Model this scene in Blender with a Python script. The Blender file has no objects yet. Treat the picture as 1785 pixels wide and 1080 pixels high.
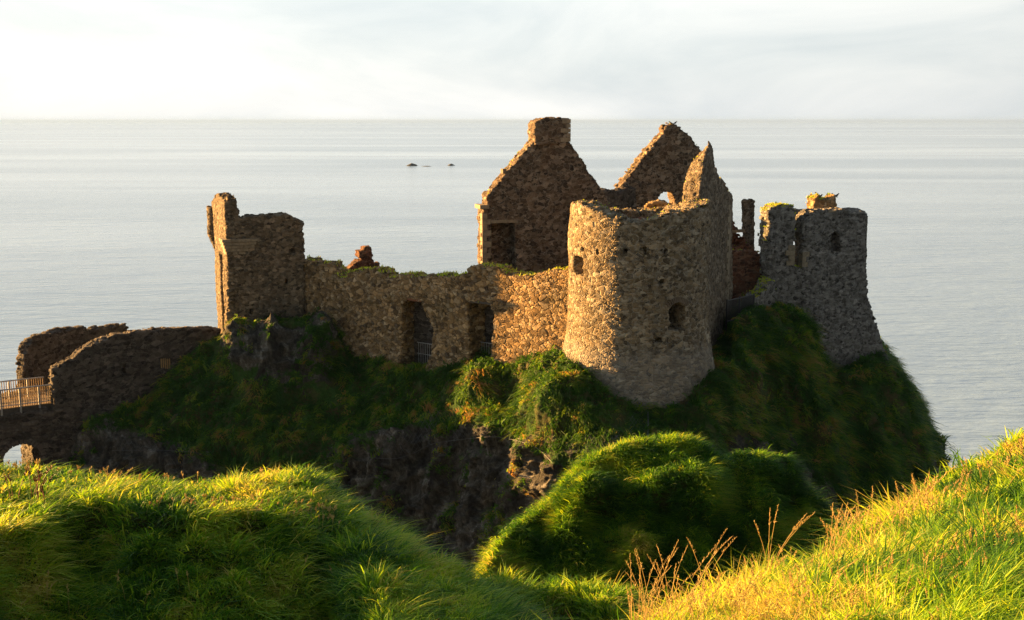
import bpy, math, random
import numpy as np
from mathutils import Vector
from mathutils.bvhtree import BVHTree
R_ = math.radians
sc = bpy.context.scene
# ------------------------------------------------------------------ camera, sky, sun
CAMZ, PITCH, F = 34.0, R_(9.45), 1983.3
cd = bpy.data.cameras.new('camera'); cam = bpy.data.objects.new('camera', cd); sc.collection.objects.link(cam)
cam.location = (0, 0, CAMZ); cam.rotation_euler = (math.pi/2-PITCH, 0, 0)
cd.lens = 40; cd.sensor_width = 36; cd.clip_end = 80000; cd.clip_start = 0.1
sc.camera = cam
SUN = Vector((-0.902, 0.432, 0.0)).normalized()
EL = R_(7.5)
S3 = Vector((SUN.x*math.cos(EL), SUN.y*math.cos(EL), math.sin(EL)))
w = bpy.data.worlds.new('World'); sc.world = w; w.use_nodes = True
nt = w.node_tree; nt.nodes.clear()
def N(nt, t, **k):
    n = nt.nodes.new(t)
    for a, b in k.items(): setattr(n, a, b)
    return n
out = N(nt, 'ShaderNodeOutputWorld'); bg = N(nt, 'ShaderNodeBackground')
sky = N(nt, 'ShaderNodeTexSky', sky_type='NISHITA', sun_disc=False, sun_elevation=EL)
sky.sun_rotation = math.atan2(SUN.x, SUN.y); sky.altitude = 30; sky.air_density = 1.0; sky.dust_density = 1.6; sky.ozone_density = 1.0
bg.inputs['Strength'].default_value = 0.05
tc = N(nt, 'ShaderNodeTexCoord'); mp = N(nt, 'ShaderNodeMapping'); mp.inputs['Scale'].default_value = (1, 1, 3.5)
mp.inputs['Rotation'].default_value = (0.1, 0.15, 0.3)
nz = N(nt, 'ShaderNodeTexNoise'); nz.inputs['Scale'].default_value = 3.2; nz.inputs['Detail'].default_value = 6; nz.inputs['Roughness'].default_value = .55; nz.inputs['Distortion'].default_value = .6
cr = N(nt, 'ShaderNodeValToRGB')
cr.color_ramp.elements[0].position = .32; cr.color_ramp.elements[0].color = (2.2, 2.42, 2.54, 1)
cr.color_ramp.elements[1].position = .62; cr.color_ramp.elements[1].color = (3.2, 3.24, 3.18, 1)
mx = N(nt, 'ShaderNodeMix', data_type='RGBA'); mx.inputs[0].default_value = .86
L = nt.links.new
L(tc.outputs['Generated'], mp.inputs[0]); L(mp.outputs[0], nz.inputs[0]); L(nz.outputs[0], cr.inputs[0])
dp = N(nt, 'ShaderNodeVectorMath', operation='DOT_PRODUCT'); L(tc.outputs['Generated'], dp.inputs[0]); dp.inputs[1].default_value = (SUN.x*.75, SUN.y*.75+.5, 0)
sf = N(nt, 'ShaderNodeMapRange', interpolation_type='SMOOTHSTEP'); sf.inputs[1].default_value = -.7; sf.inputs[2].default_value = 1.05; sf.inputs[3].default_value = .48; sf.inputs[4].default_value = 1.06; L(dp.outputs['Value'], sf.inputs[0])
vs_ = N(nt, 'ShaderNodeVectorMath', operation='SCALE'); L(mx.outputs[2], vs_.inputs[0]); L(sf.outputs[0], vs_.inputs['Scale'])
L(sky.outputs[0], mx.inputs[6]); L(cr.outputs[0], mx.inputs[7])
sz = N(nt, 'ShaderNodeSeparateXYZ'); L(tc.outputs['Generated'], sz.inputs[0])
mr = N(nt, 'ShaderNodeMapRange', interpolation_type='SMOOTHSTEP'); mr.inputs[1].default_value = .38; mr.inputs[2].default_value = .8; mr.inputs[3].default_value = .92; mr.inputs[4].default_value = .08
L(sz.outputs[2], mr.inputs[0]); L(mr.outputs[0], mx.inputs[0]); L(vs_.outputs[0], bg.inputs[0]); L(bg.outputs[0], out.inputs[0])
ld = bpy.data.lights.new('sun', 'SUN'); ld.energy = 5.0; ld.angle = R_(0.6); ld.color = (1.0, .54, .175)
sun = bpy.data.objects.new('sun', ld); sc.collection.objects.link(sun)
sun.rotation_euler = S3.to_track_quat('Z', 'Y').to_euler(); sun.location = (-60, 40, 60)
sc.view_settings.view_transform = 'Standard'; sc.view_settings.look = 'None'; sc.view_settings.exposure = 2.7; sc.view_settings.gamma = 1
sc.cycles.use_denoising = True; sc.cycles.denoising_prefilter = 'NONE'; sc.cycles.adaptive_threshold = .004; sc.cycles.sample_clamp_indirect = 1.5; sc.cycles.max_bounces = 5; sc.cycles.diffuse_bounces = 2; sc.cycles.transmission_bounces = 3; sc.cycles.transparent_max_bounces = 6

# ------------------------------------------------------------------ geometry helpers
rng = np.random.default_rng(7)
cp, sp = math.cos(PITCH), math.sin(PITCH)
def ray(px, py):
    dx = (px-892.5)/F; dy = (540-py)/F
    return np.array([dx, dy*sp+cp, dy*cp-sp])
def P(px, py, Y):
    d = ray(px, py); t = Y/d[1]
    return np.array([d[0]*t, Y, CAMZ+d[2]*t])
def hashf(*a):
    h = np.zeros(np.broadcast(*a).shape, dtype=np.uint64)
    for i, x in enumerate(a):
        x = (np.asarray(x).astype(np.int64) & 0xffffffff).astype(np.uint64)
        h = (h ^ (x + np.uint64(0x9E3779B9) + (h << np.uint64(6)) + (h >> np.uint64(2)))) * np.uint64(0x9E3779B97F4A7C15)
        h ^= h >> np.uint64(29)
    h *= np.uint64(0xBF58476D1CE4E5B9); h ^= h >> np.uint64(32)
    return (h & np.uint64(0xffffff)).astype(np.float64)/float(0xffffff)
def vnoise(p, seed=0):
    f = np.floor(p); t = p-f; t = t*t*(3-2*t); i = f.astype(np.int64); r = 0
    for a in (0, 1):
        for b in (0, 1):
            for c in (0, 1):
                wgt = (t[..., 0] if a else 1-t[..., 0])*(t[..., 1] if b else 1-t[..., 1])*(t[..., 2] if c else 1-t[..., 2])
                r = r+wgt*hashf(i[..., 0]+a, i[..., 1]+b, i[..., 2]+c, np.int64(seed))
    return r*2-1
def fbm(p, sc_=1., oct_=4, seed=0, ridge=False):
    r = 0; a = 1; s = sc_; tot = 0
    for o in range(oct_):
        n = vnoise(p*s+o*17.3, seed+o)
        if ridge: n = 1-2*np.abs(n)
        r = r+a*n; tot += a; a *= .5; s *= 2.03
    return r/tot
def mkmesh(name, V, faces4=None, faces3=None, smooth=True):
    V = np.asarray(V, dtype=np.float32); me = bpy.data.meshes.new(name)
    parts = []; cnt = []
    if faces4 is not None and len(faces4): parts.append(np.asarray(faces4, dtype=np.int32).ravel()); cnt.append(np.full(len(faces4), 4))
    if faces3 is not None and len(faces3): parts.append(np.asarray(faces3, dtype=np.int32).ravel()); cnt.append(np.full(len(faces3), 3))
    li = np.concatenate(parts); cnt = np.concatenate(cnt)
    me.vertices.add(len(V)); me.vertices.foreach_set('co', V.ravel())
    me.loops.add(len(li)); me.loops.foreach_set('vertex_index', li)
    st = np.concatenate([[0], np.cumsum(cnt)[:-1]]).astype(np.int32)
    me.polygons.add(len(cnt)); me.polygons.foreach_set('loop_start', st)
    me.polygons.foreach_set('use_smooth', np.full(len(cnt), smooth))
    me.update(calc_edges=True)
    return me
def attr(me, name, arr, typ='FLOAT'):
    a = me.attributes.new(name, typ, 'POINT'); arr = np.asarray(arr, dtype=np.float32)
    a.data.foreach_set('vector' if typ == 'FLOAT_VECTOR' else 'value', arr.ravel())
def link(name, me, mat=None, parent=None):
    o = bpy.data.objects.new(name, me); sc.collection.objects.link(o)
    if mat is not None: me.materials.append(mat)
    if parent is not None: o.parent = parent
    return o
def tag(o, label=None, cat=None, group=None, kind=None):
    if label: o['label'] = label
    if cat: o['category'] = cat
    if group: o['group'] = group
    if kind: o['kind'] = kind
    return o
def thing(name, label, cat, group=None):
    o = bpy.data.objects.new(name, None); sc.collection.objects.link(o); return tag(o, label, cat, group)

def pip(poly, x, y):
    c = np.zeros(np.broadcast(x, y).shape, bool); n = len(poly)
    for i in range(n):
        x0, y0 = poly[i]; x1, y1 = poly[(i+1) % n]
        if y0 == y1: continue
        c ^= ((y0 > y) != (y1 > y)) & (x < (x1-x0)*(y-y0)/(y1-y0)+x0)
    return c
def jagxy(u, v, cw, rh, amp, kb, seed):
    row = np.floor((v+.5*amp*0)/rh); off = hashf(row, np.int64(kb), np.int64(seed))*cw
    col = np.floor((u+off)/cw)
    du = (hashf(row, col, np.int64(kb), np.int64(seed+1))-.5)*2*amp
    dv = (hashf(row, col, np.int64(kb), np.int64(seed+2))-.5)*2*amp
    return u+du, v+dv
def vox_mesh(name, mask, us, vs, ws, mapf, wrap=False, flip=True, smooth_it=2):
    nu, nv, nw = mask.shape
    def vid(i, j, k):
        if wrap: i = i % nu
        return (i*(nv+1)+j)*(nw+1)+k
    faces = []
    def emit(sel, fn): 
        i, j, k = np.nonzero(sel)
        if len(i): faces.append(fn(i, j, k))
    Z = np.zeros
    if wrap: up = np.roll(mask, -1, 0); um = np.roll(mask, 1, 0)
    else:
        up = np.concatenate([mask[1:], Z((1, nv, nw), bool)], 0); um = np.concatenate([Z((1, nv, nw), bool), mask[:-1]], 0)
    vp = np.concatenate([mask[:, 1:], Z((nu, 1, nw), bool)], 1); vm = np.concatenate([Z((nu, 1, nw), bool), mask[:, :-1]], 1)
    wp = np.concatenate([mask[:, :, 1:], Z((nu, nv, 1), bool)], 2); wm = np.concatenate([Z((nu, nv, 1), bool), mask[:, :, :-1]], 2)
    q = lambda *a: np.stack(a, 1)
    emit(mask & ~up, lambda i, j, k: q(vid(i+1, j, k), vid(i+1, j+1, k), vid(i+1, j+1, k+1), vid(i+1, j, k+1)))
    emit(mask & ~um, lambda i, j, k: q(vid(i, j, k), vid(i, j, k+1), vid(i, j+1, k+1), vid(i, j+1, k)))
    emit(mask & ~vp, lambda i, j, k: q(vid(i, j+1, k), vid(i, j+1, k+1), vid(i+1, j+1, k+1), vid(i+1, j+1, k)))
    emit(mask & ~vm, lambda i, j, k: q(vid(i, j, k), vid(i+1, j, k), vid(i+1, j, k+1), vid(i, j, k+1)))
    emit(mask & ~wp, lambda i, j, k: q(vid(i, j, k+1), vid(i+1, j, k+1), vid(i+1, j+1, k+1), vid(i, j+1, k+1)))
    emit(mask & ~wm, lambda i, j, k: q(vid(i, j, k), vid(i, j+1, k), vid(i+1, j+1, k), vid(i+1, j, k)))
    Fc = np.concatenate(faces)
    if flip: Fc = Fc[:, ::-1]
    ids, inv = np.unique(Fc.ravel(), return_inverse=True); Fc = inv.reshape(-1, 4)
    k = ids % (nw+1); j = (ids//(nw+1)) % (nv+1); i = ids//((nw+1)*(nv+1))
    U, Vv, W = us[i], vs[j], ws[k]
    co = mapf(U, Vv, W)
    e = np.concatenate([Fc[:, [0, 1]], Fc[:, [1, 2]], Fc[:, [2, 3]], Fc[:, [3, 0]]]); n = len(ids)
    for _ in range(smooth_it):
        deg = np.bincount(e[:, 0], minlength=n)+np.bincount(e[:, 1], minlength=n); new = np.empty_like(co)
        for c in range(3): new[:, c] = (np.bincount(e[:, 0], co[e[:, 1], c], n)+np.bincount(e[:, 1], co[e[:, 0], c], n))/deg
        co = co*.45+new*.55
    me = mkmesh(name, co, Fc); attr(me, 'mc', np.stack([U, Vv, W], 1), 'FLOAT_VECTOR')
    return me, co, Fc
TOPS = []
def note_tops(co, Fc, key):
    a = co[Fc[:, 0]]; n = np.cross(co[Fc[:, 1]]-a, co[Fc[:, 3]]-a); n /= np.linalg.norm(n, axis=1)[:, None]+1e-9
    TOPS.append((key, co[Fc].mean(1)[n[:, 2] > .6]))
class WallFrame:
    def __init__(s, a, b):
        A = P(*a); B = P(*b); s.A = A[:2]; d = (B-A)[:2]; s.len = float(np.linalg.norm(d)); s.d = d/s.len
        s.n = np.array([-s.d[1], s.d[0]])            # away from camera for left->right walls
        s.uvoff = 0
    def uv(s, px, py):
        r = ray(px, py); M = np.array([[r[0], -s.d[0]], [r[1], -s.d[1]]]); t, u = np.linalg.solve(M, s.A)
        return u, CAMZ+r[2]*t
    def pt(s, u, v, w): return np.stack([s.A[0]+s.d[0]*u+s.n[0]*w, s.A[1]+s.d[1]*u+s.n[1]*w, v+0*u], -1)
def wall(name, fr, outline, th, mat, holes=(), cell=.07, wc=.14, jag=.1, stone=(.35, .25), parent=None, batter=None, seed=1, key=None, recess=(), topdrop=None, warp=.05):
    poly = [fr.uv(*p) for p in outline]
    hp = [([fr.uv(*p) for p in h[0]], h[1], h[2]) for h in holes]
    u0 = min(p[0] for p in poly)-.3; u1 = max(p[0] for p in poly)+.3; v0 = min(p[1] for p in poly)-.2; v1 = max(p[1] for p in poly)+.3
    nu = int((u1-u0)/cell)+1; nv = int((v1-v0)/cell)+1; nw = max(2, int(round(th/wc)))
    us = u0+np.arange(nu+1)*cell; vs = v0+np.arange(nv+1)*cell; ws = np.linspace(0, th, nw+1)
    uc, vc = np.meshgrid(us[:-1]+cell/2, vs[:-1]+cell/2, indexing='ij'); wcn = (ws[:-1]+ws[1:])/2
    mask = np.zeros((nu, nv, nw), bool); cache = {}
    for k in range(nw):
        kb = int(wcn[k]/.4)
        if kb not in cache or topdrop:
            uu, vv = jagxy(uc, vc, stone[0], stone[1], jag, kb, seed)
            m = pip(poly, uu, vv+(topdrop*wcn[k] if topdrop else 0)) if not topdrop else (pip(poly, uu, vv) & pip(poly, uu, np.maximum(vv, v0+.5)+topdrop*wcn[k]))
            hh = []
            for hpoly, a, b in hp:
                uu2, vv2 = jagxy(uc, vc, stone[0], stone[1], jag*.6, kb, seed+9)
                hh.append((pip(hpoly, uu2, vv2), a, b))
            cache[kb] = (m, hh)
        m, hh = cache[kb]; m = m.copy()
        for hm, a, b in hh:
            if a <= wcn[k] <= b: m &= ~hm
        mask[:, :, k] = m
    def mapf(u, v, w):
        ww = w-(batter(v)*(1-w/th) if batter is not None else 0)
        p = fr.pt(u, v, ww)
        q = np.stack([u, v, w], -1)
        p[:, :2] += fr.n*(fbm(q, .5, 3, seed)*warp*2)[:, None]
        return p
    me, co, Fc = vox_mesh(name, mask, us, vs, ws, mapf)
    if key: note_tops(co, Fc, key)
    return link(name, me, mat, parent)
# boxes / tubes collector
class MB:
    def __init__(s): s.V = []; s.Q = []; s.T = []
    def box(s, c, ax, half):
        c = np.asarray(c, float); ax = [np.asarray(a, float) for a in ax]; b = len(s.V)
        for i in (-1, 1):
            for j in (-1, 1):
                for k in (-1, 1): s.V.append(c+ax[0]*half[0]*i+ax[1]*half[1]*j+ax[2]*half[2]*k)
        for f in ((0, 1, 3, 2), (4, 6, 7, 5), (0, 4, 5, 1), (2, 3, 7, 6), (0, 2, 6, 4), (1, 5, 7, 3)): s.Q.append([b+x for x in f])
    def tube(s, pts, r, n=6):
        pts = [np.asarray(p, float) for p in pts]; r = r if hasattr(r, '__len__') else [r]*len(pts); b0 = len(s.V)
        for i, p in enumerate(pts):
            t = pts[min(i+1, len(pts)-1)]-pts[max(i-1, 0)]; t /= np.linalg.norm(t)+1e-9
            a = np.cross(t, (0, 0, 1) if abs(t[2]) < .9 else (1, 0, 0)); a /= np.linalg.norm(a); c = np.cross(t, a)
            for k in range(n):
                th = 2*math.pi*k/n; s.V.append(p+(a*math.cos(th)+c*math.sin(th))*r[i])
        for i in range(len(pts)-1):
            for k in range(n): s.Q.append([b0+i*n+k, b0+i*n+(k+1) % n, b0+(i+1)*n+(k+1) % n, b0+(i+1)*n+k])
        s.V.append(pts[0]); s.V.append(pts[-1])
        for k in range(n):
            s.T.append([len(s.V)-2, b0+(k+1) % n, b0+k]); s.T.append([len(s.V)-1, b0+(len(pts)-1)*n+k, b0+(len(pts)-1)*n+(k+1) % n])
    def build(s, name, mat, parent=None, smooth=False):
        me = mkmesh(name, np.array(s.V), s.Q, s.T, smooth); return link(name, me, mat, parent)

# ------------------------------------------------------------------ materials
def newmat(name):
    m = bpy.data.materials.new(name); m.use_nodes = True; nt = m.node_tree; nt.nodes.clear()
    return m, nt, N(nt, 'ShaderNodeOutputMaterial')
def ramp(nt, stops, fac=None, interp='LINEAR'):
    r = N(nt, 'ShaderNodeValToRGB'); r.color_ramp.interpolation = interp; e = r.color_ramp.elements
    while len(e) < len(stops): e.new(.5)
    for i, (p, c) in enumerate(stops):
        e[i].position = p; e[i].color = (c, c, c, 1) if not hasattr(c, '__len__') else (*c, 1)
    if fac is not None: nt.links.new(fac, r.inputs[0])
    return r.outputs[0]
def math_(nt, op, a, b=None, c=None):
    n = N(nt, 'ShaderNodeMath', operation=op)
    for i, x in enumerate((a, b, c)):
        if x is None: continue
        if isinstance(x, (int, float)): n.inputs[i].default_value = x
        else: nt.links.new(x, n.inputs[i])
    return n.outputs[0]
def noise(nt, vec, scale, detail=4, rough=.55, dist=0, ch=0):
    n = N(nt, 'ShaderNodeTexNoise'); n.inputs['Scale'].default_value = scale; n.inputs['Detail'].default_value = detail
    n.inputs['Roughness'].default_value = rough; n.inputs['Distortion'].default_value = dist
    if vec is not None: nt.links.new(vec, n.inputs['Vector'])
    return n.outputs[ch]
def mixc(nt, fac, a, b, mode='MIX'):
    n = N(nt, 'ShaderNodeMix', data_type='RGBA', blend_type=mode)
    for i, x in ((0, fac), (6, a), (7, b)):
        if isinstance(x, (int, float)): n.inputs[i].default_value = x
        elif isinstance(x, tuple): n.inputs[i].default_value = (*x, 1)
        else: nt.links.new(x, n.inputs[i])
    return n.outputs[2]
def stone(name, pal, mortar, size=.36, flat=1.35, disp=.06, mw=.09, lichen=(.3, .3, .26), lich_amt=.25, stain=(.04, .035, .02), stain_amt=.3, bands=None):
    m, nt, out = newmat(name); Lk = nt.links.new
    at = N(nt, 'ShaderNodeAttribute', attribute_name='mc')
    mp = N(nt, 'ShaderNodeMapping'); mp.inputs['Scale'].default_value = (1, flat, .8); Lk(at.outputs['Vector'], mp.inputs[0])
    dn = noise(nt, mp.outputs[0], 1.6, 3, .6, 0, 1)
    vm = N(nt, 'ShaderNodeVectorMath', operation='MULTIPLY_ADD'); vm.inputs[1].default_value = (.38*size/.36,)*3
    dn2 = noise(nt, mp.outputs[0], .55, 2, .5, 0, 1); vm2 = N(nt, 'ShaderNodeVectorMath', operation='MULTIPLY_ADD'); vm2.inputs[1].default_value = (.5, .35, .5); Lk(dn2, vm2.inputs[0]); Lk(mp.outputs[0], vm2.inputs[2])
    Lk(dn, vm.inputs[0]); Lk(vm2.outputs[0], vm.inputs[2]); v = vm.outputs[0]
    vo = N(nt, 'ShaderNodeTexVoronoi', feature='F1'); ve = N(nt, 'ShaderNodeTexVoronoi', feature='DISTANCE_TO_EDGE')
    for x in (vo, ve): x.inputs['Scale'].default_value = 1/size; x.inputs['Randomness'].default_value = .95; Lk(v, x.inputs['Vector'])
    vo2 = N(nt, 'ShaderNodeTexVoronoi', feature='F1'); ve2 = N(nt, 'ShaderNodeTexVoronoi', feature='DISTANCE_TO_EDGE')
    for x in (vo2, ve2): x.inputs['Scale'].default_value = .58/size; x.inputs['Randomness'].default_value = .9; Lk(v, x.inputs['Vector'])
    msk = ramp(nt, [(.535, 0.), (.55, 1.)], noise(nt, mp.outputs[0], .9, 3, .6))
    vcol = mixc(nt, msk, vo.outputs['Color'], vo2.outputs['Color'])
    mf = N(nt, 'ShaderNodeMix', data_type='FLOAT'); Lk(msk, mf.inputs[0]); Lk(ve.outputs['Distance'], mf.inputs[2]); Lk(ve2.outputs['Distance'], mf.inputs[3]); vdist = mf.outputs[0]
    sx = N(nt, 'ShaderNodeSeparateColor'); Lk(vcol, sx.inputs[0])
    col = ramp(nt, pal, sx.outputs[0])
    # tone varies from stone to stone and across each stone
    col = mixc(nt, .75, col, ramp(nt, [(0, .55), (1, 1.35)], sx.outputs[1]), 'MULTIPLY')
    fine = noise(nt, at.outputs['Vector'], 9, 5, .65)
    col = mixc(nt, .8, col, ramp(nt, [(.25, .55), (.75, 1.4)], fine), 'MULTIPLY')
    big = noise(nt, at.outputs['Vector'], .45, 5, .65)
    lic = math_(nt, 'MULTIPLY', ramp(nt, [(.5, 0.), (.62, 1.)], noise(nt, at.outputs['Vector'], 2.6, 6, .7)), lich_amt)
    col = mixc(nt, lic, col, lichen)
    edge = ramp(nt, [(0.0, 0.), (mw, .55), (mw*2.4, 1.)], vdist)
    gap = ramp(nt, [(0.0, 1.), (mw*.9, 0.)], vdist)
    mfac = math_(nt, 'MULTIPLY', gap, ramp(nt, [(.38, 0.35), (.58, 1.)], noise(nt, at.outputs['Vector'], 1.3, 4, .6)))
    col = mixc(nt, mfac, col, mortar)
    dark = math_(nt, 'MULTIPLY', ramp(nt, [(.5, 0.), (.68, 1.)], big), stain_amt)
    col = mixc(nt, dark, col, stain)
    if bands is not None:       # paler limewashed / weathered band by height
        sv = N(nt, 'ShaderNodeSeparateXYZ'); Lk(at.outputs['Vector'], sv.inputs[0])
        hz = math_(nt, 'ADD', sv.outputs[1], math_(nt, 'MULTIPLY', noise(nt, at.outputs['Vector'], .8, 3), 1.6))
        mr = N(nt, 'ShaderNodeMapRange'); mr.inputs[1].default_value = bands[0]+.8; mr.inputs[2].default_value = bands[0]+1.5; Lk(hz, mr.inputs[0])
        col = mixc(nt, math_(nt, 'MULTIPLY', math_(nt, 'SUBTRACT', 1.0, mr.outputs[0]), bands[2]), col, bands[1])
    b = N(nt, 'ShaderNodeBsdfPrincipled'); b.inputs['Roughness'].default_value = .95; b.inputs['Specular IOR Level'].default_value = .15
    Lk(col, b.inputs['Base Color']); Lk(b.outputs[0], out.inputs['Surface'])
    h = math_(nt, 'MULTIPLY', edge, math_(nt, 'ADD', math_(nt, 'MULTIPLY', sx.outputs[2], .6), .55))
    h = math_(nt, 'ADD', h, math_(nt, 'MULTIPLY', fine, .5))
    d = N(nt, 'ShaderNodeDisplacement'); d.inputs['Midlevel'].default_value = .8; d.inputs['Scale'].default_value = disp; Lk(h, d.inputs['Height'])
    Lk(d.outputs[0], out.inputs['Displacement']); m.displacement_method = 'BOTH'
    return m
M = {}
M['curtain'] = stone('curtain_stone', [(0, (.07, .048, .028)), (.35, (.21, .135, .06)), (.7, (.33, .22, .105)), (1, (.40, .31, .19))], (.11, .08, .05), .30, 1.35, .075, mw=.06, lichen=(.3, .28, .22), lich_amt=.3, stain=(.05, .045, .02), stain_amt=.45)
M['round'] = stone('round_tower_stone', [(0, (.06, .046, .03)), (.4, (.155, .115, .065)), (.75, (.25, .19, .115)), (1, (.32, .275, .20))], (.37, .335, .26), .25, 1.4, .065, mw=.06, lichen=(.33, .32, .28), lich_amt=.3, bands=(20.2, (.30, .29, .265), .28))
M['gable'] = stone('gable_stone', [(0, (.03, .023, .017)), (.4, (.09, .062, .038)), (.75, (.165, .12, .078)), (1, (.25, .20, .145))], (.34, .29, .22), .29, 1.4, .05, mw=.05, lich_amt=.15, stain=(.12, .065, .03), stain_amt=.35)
M['grey_gable'] = stone('grey_gable_stone', [(0, (.065, .052, .036)), (.5, (.156, .117, .075)), (1, (.260, .215, .156))], (.22, .19, .15), .27, 1.35, .07, mw=.06, lich_amt=.25)
M['gate'] = stone('gatehouse_stone', [(0, (.045, .037, .026)), (.5, (.14, .105, .065)), (1, (.26, .20, .13))], (.17, .14, .1), .26, 1.5, .06, mw=.06, lich_amt=.2, stain=(.045, .042, .025), stain_amt=.35)
M['corner'] = stone('corner_tower_stone', [(0, (.045, .042, .036)), (.5, (.14, .13, .11)), (1, (.26, .245, .215))], (.27, .26, .235), .24, 1.4, .065, mw=.06, lichen=(.38, .375, .35), lich_amt=.4)
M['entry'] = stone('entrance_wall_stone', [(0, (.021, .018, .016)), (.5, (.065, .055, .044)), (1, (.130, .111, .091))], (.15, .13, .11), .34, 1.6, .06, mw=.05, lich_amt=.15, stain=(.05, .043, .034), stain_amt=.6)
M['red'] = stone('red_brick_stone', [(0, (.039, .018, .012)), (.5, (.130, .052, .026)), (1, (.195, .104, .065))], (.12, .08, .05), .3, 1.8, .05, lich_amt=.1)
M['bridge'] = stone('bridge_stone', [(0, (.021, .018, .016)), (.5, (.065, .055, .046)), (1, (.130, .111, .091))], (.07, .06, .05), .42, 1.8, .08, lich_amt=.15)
def dressed(name, col):
    m, nt, out = newmat(name); tc = N(nt, 'ShaderNodeTexCoord'); b = N(nt, 'ShaderNodeBsdfPrincipled'); b.inputs['Roughness'].default_value = .9
    n1 = noise(nt, tc.outputs['Object'], 3, 6, .7)
    c = mixc(nt, 1.0, col, ramp(nt, [(.25, .45), (.75, 1.35)], n1), 'MULTIPLY'); nt.links.new(c, b.inputs['Base Color'])
    bp = N(nt, 'ShaderNodeBump'); bp.inputs['Strength'].default_value = .6; bp.inputs['Distance'].default_value = .05
    nt.links.new(noise(nt, tc.outputs['Object'], 12, 5, .7), bp.inputs['Height']); nt.links.new(bp.outputs[0], b.inputs['Normal'])
    nt.links.new(b.outputs[0], out.inputs[0]); return m
M['dressed'] = dressed('dressed_sandstone', (.26, .21, .135))
M['brown_block'] = dressed('brown_block', (.16, .12, .08))
def plain(name, col, rough=.6, metal=0.):
    m, nt, out = newmat(name); tc = N(nt, 'ShaderNodeTexCoord'); b = N(nt, 'ShaderNodeBsdfPrincipled'); b.inputs['Roughness'].default_value = rough; b.inputs['Metallic'].default_value = metal
    c = mixc(nt, 1.0, col, ramp(nt, [(.3, .65), (.7, 1.2)], noise(nt, tc.outputs['Object'], 4, 5, .6)), 'MULTIPLY'); nt.links.new(c, b.inputs['Base Color'])
    nt.links.new(b.outputs[0], out.inputs[0]); return m
M['wood'] = plain('weathered_wood', (.36, .23, .10), .8)
M['dark_wood'] = plain('dark_timber', (.06, .05, .04), .8)
M['rail'] = plain('galvanised_rail', (.3, .3, .29), .5, .3)
M['iron'] = plain('black_iron', (.012, .012, .014), .5)
M['wire'] = plain('zinc_wire', (.11, .115, .12), .5, .2)
M['feather'] = plain('black_feather', (.012, .012, .014), .6)
# terrain: grass soil + rock, chosen by the "rock" attribute and by noise
def terrain(name, green=(.028, .055, .010), brown=(.085, .06, .028)):
    m, nt, out = newmat(name); Lk = nt.links.new; g = N(nt, 'ShaderNodeNewGeometry'); pos = g.outputs['Position']
    at = N(nt, 'ShaderNodeAttribute', attribute_name='rock')
    n1 = noise(nt, pos, .7, 6, .65); n2 = noise(nt, pos, 5, 6, .7)
    gc = mixc(nt, ramp(nt, [(.42, 0.), (.62, 1.)], n1), green, brown)
    gc = mixc(nt, .8, gc, ramp(nt, [(.3, .4), (.7, 1.5)], n2), 'MULTIPLY')
    mp = N(nt, 'ShaderNodeMapping'); mp.inputs['Scale'].default_value = (1, 1, .45); Lk(pos, mp.inputs[0])
    r1 = noise(nt, mp.outputs[0], .9, 8, .7, .6)
    rc = ramp(nt, [(.3, (.014, .012, .010)), (.44, (.05, .047, .039)), (.56, (.125, .115, .092)), (.66, (.30, .285, .25))], r1)
    rc = mixc(nt, .85, rc, ramp(nt, [(.3, .4), (.7, 1.6)], noise(nt, pos, 4, 8, .75)), 'MULTIPLY')
    f = math_(nt, 'ADD', at.outputs['Fac'], math_(nt, 'MULTIPLY', math_(nt, 'SUBTRACT', n1, .5), 2.2))
    col = mixc(nt, ramp(nt, [(.45, 0.), (.55, 1.)], f), gc, rc)
    b = N(nt, 'ShaderNodeBsdfPrincipled'); b.inputs['Roughness'].default_value = .95; b.inputs['Specular IOR Level'].default_value = .2
    Lk(col, b.inputs['Base Color'])
    vo = N(nt, 'ShaderNodeTexVoronoi', feature='DISTANCE_TO_EDGE'); vo.inputs['Scale'].default_value = 1.3; Lk(noise(nt, mp.outputs[0], 1.1, 5, .6, 0, 1), vo.inputs['Vector'])
    hh = math_(nt, 'ADD', noise(nt, pos, 3, 8, .75), math_(nt, 'MULTIPLY', noise(nt, mp.outputs[0], 1.2, 6, .7, 1.), 1.5))
    bp = N(nt, 'ShaderNodeBump'); bp.inputs['Strength'].default_value = 1.0; bp.inputs['Distance'].default_value = .35; Lk(hh, bp.inputs['Height']); Lk(bp.outputs[0], b.inputs['Normal'])
    Lk(b.outputs[0], out.inputs[0]); return m
M['terrain'] = terrain('castle_rock_ground', (.04, .10, .014), (.11, .085, .035))
M['turf'] = terrain('turf_ground', (.035, .09, .010), (.08, .065, .02))
def grassmat(name, stops, trans=.45):
    m, nt, out = newmat(name); Lk = nt.links.new
    at = N(nt, 'ShaderNodeAttribute', attribute_name='tint'); c = ramp(nt, stops, at.outputs['Fac'])
    b = N(nt, 'ShaderNodeBsdfPrincipled'); b.inputs['Roughness'].default_value = .6; b.inputs['Specular IOR Level'].default_value = .25; Lk(c, b.inputs['Base Color'])
    t = N(nt, 'ShaderNodeBsdfTranslucent'); Lk(mixc(nt, 1., c, (1.25, 1.15, .6), 'MULTIPLY'), t.inputs[0])
    ms = N(nt, 'ShaderNodeMixShader'); ms.inputs[0].default_value = trans; Lk(b.outputs[0], ms.inputs[1]); Lk(t.outputs[0], ms.inputs[2]); Lk(ms.outputs[0], out.inputs[0])
    return m
M['grass'] = grassmat('grass_blades', [(0, (.022, .08, .008)), (.35, (.065, .20, .012)), (.6, (.22, .40, .018)), (.8, (.44, .56, .035)), (1, (.50, .44, .10))])
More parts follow.
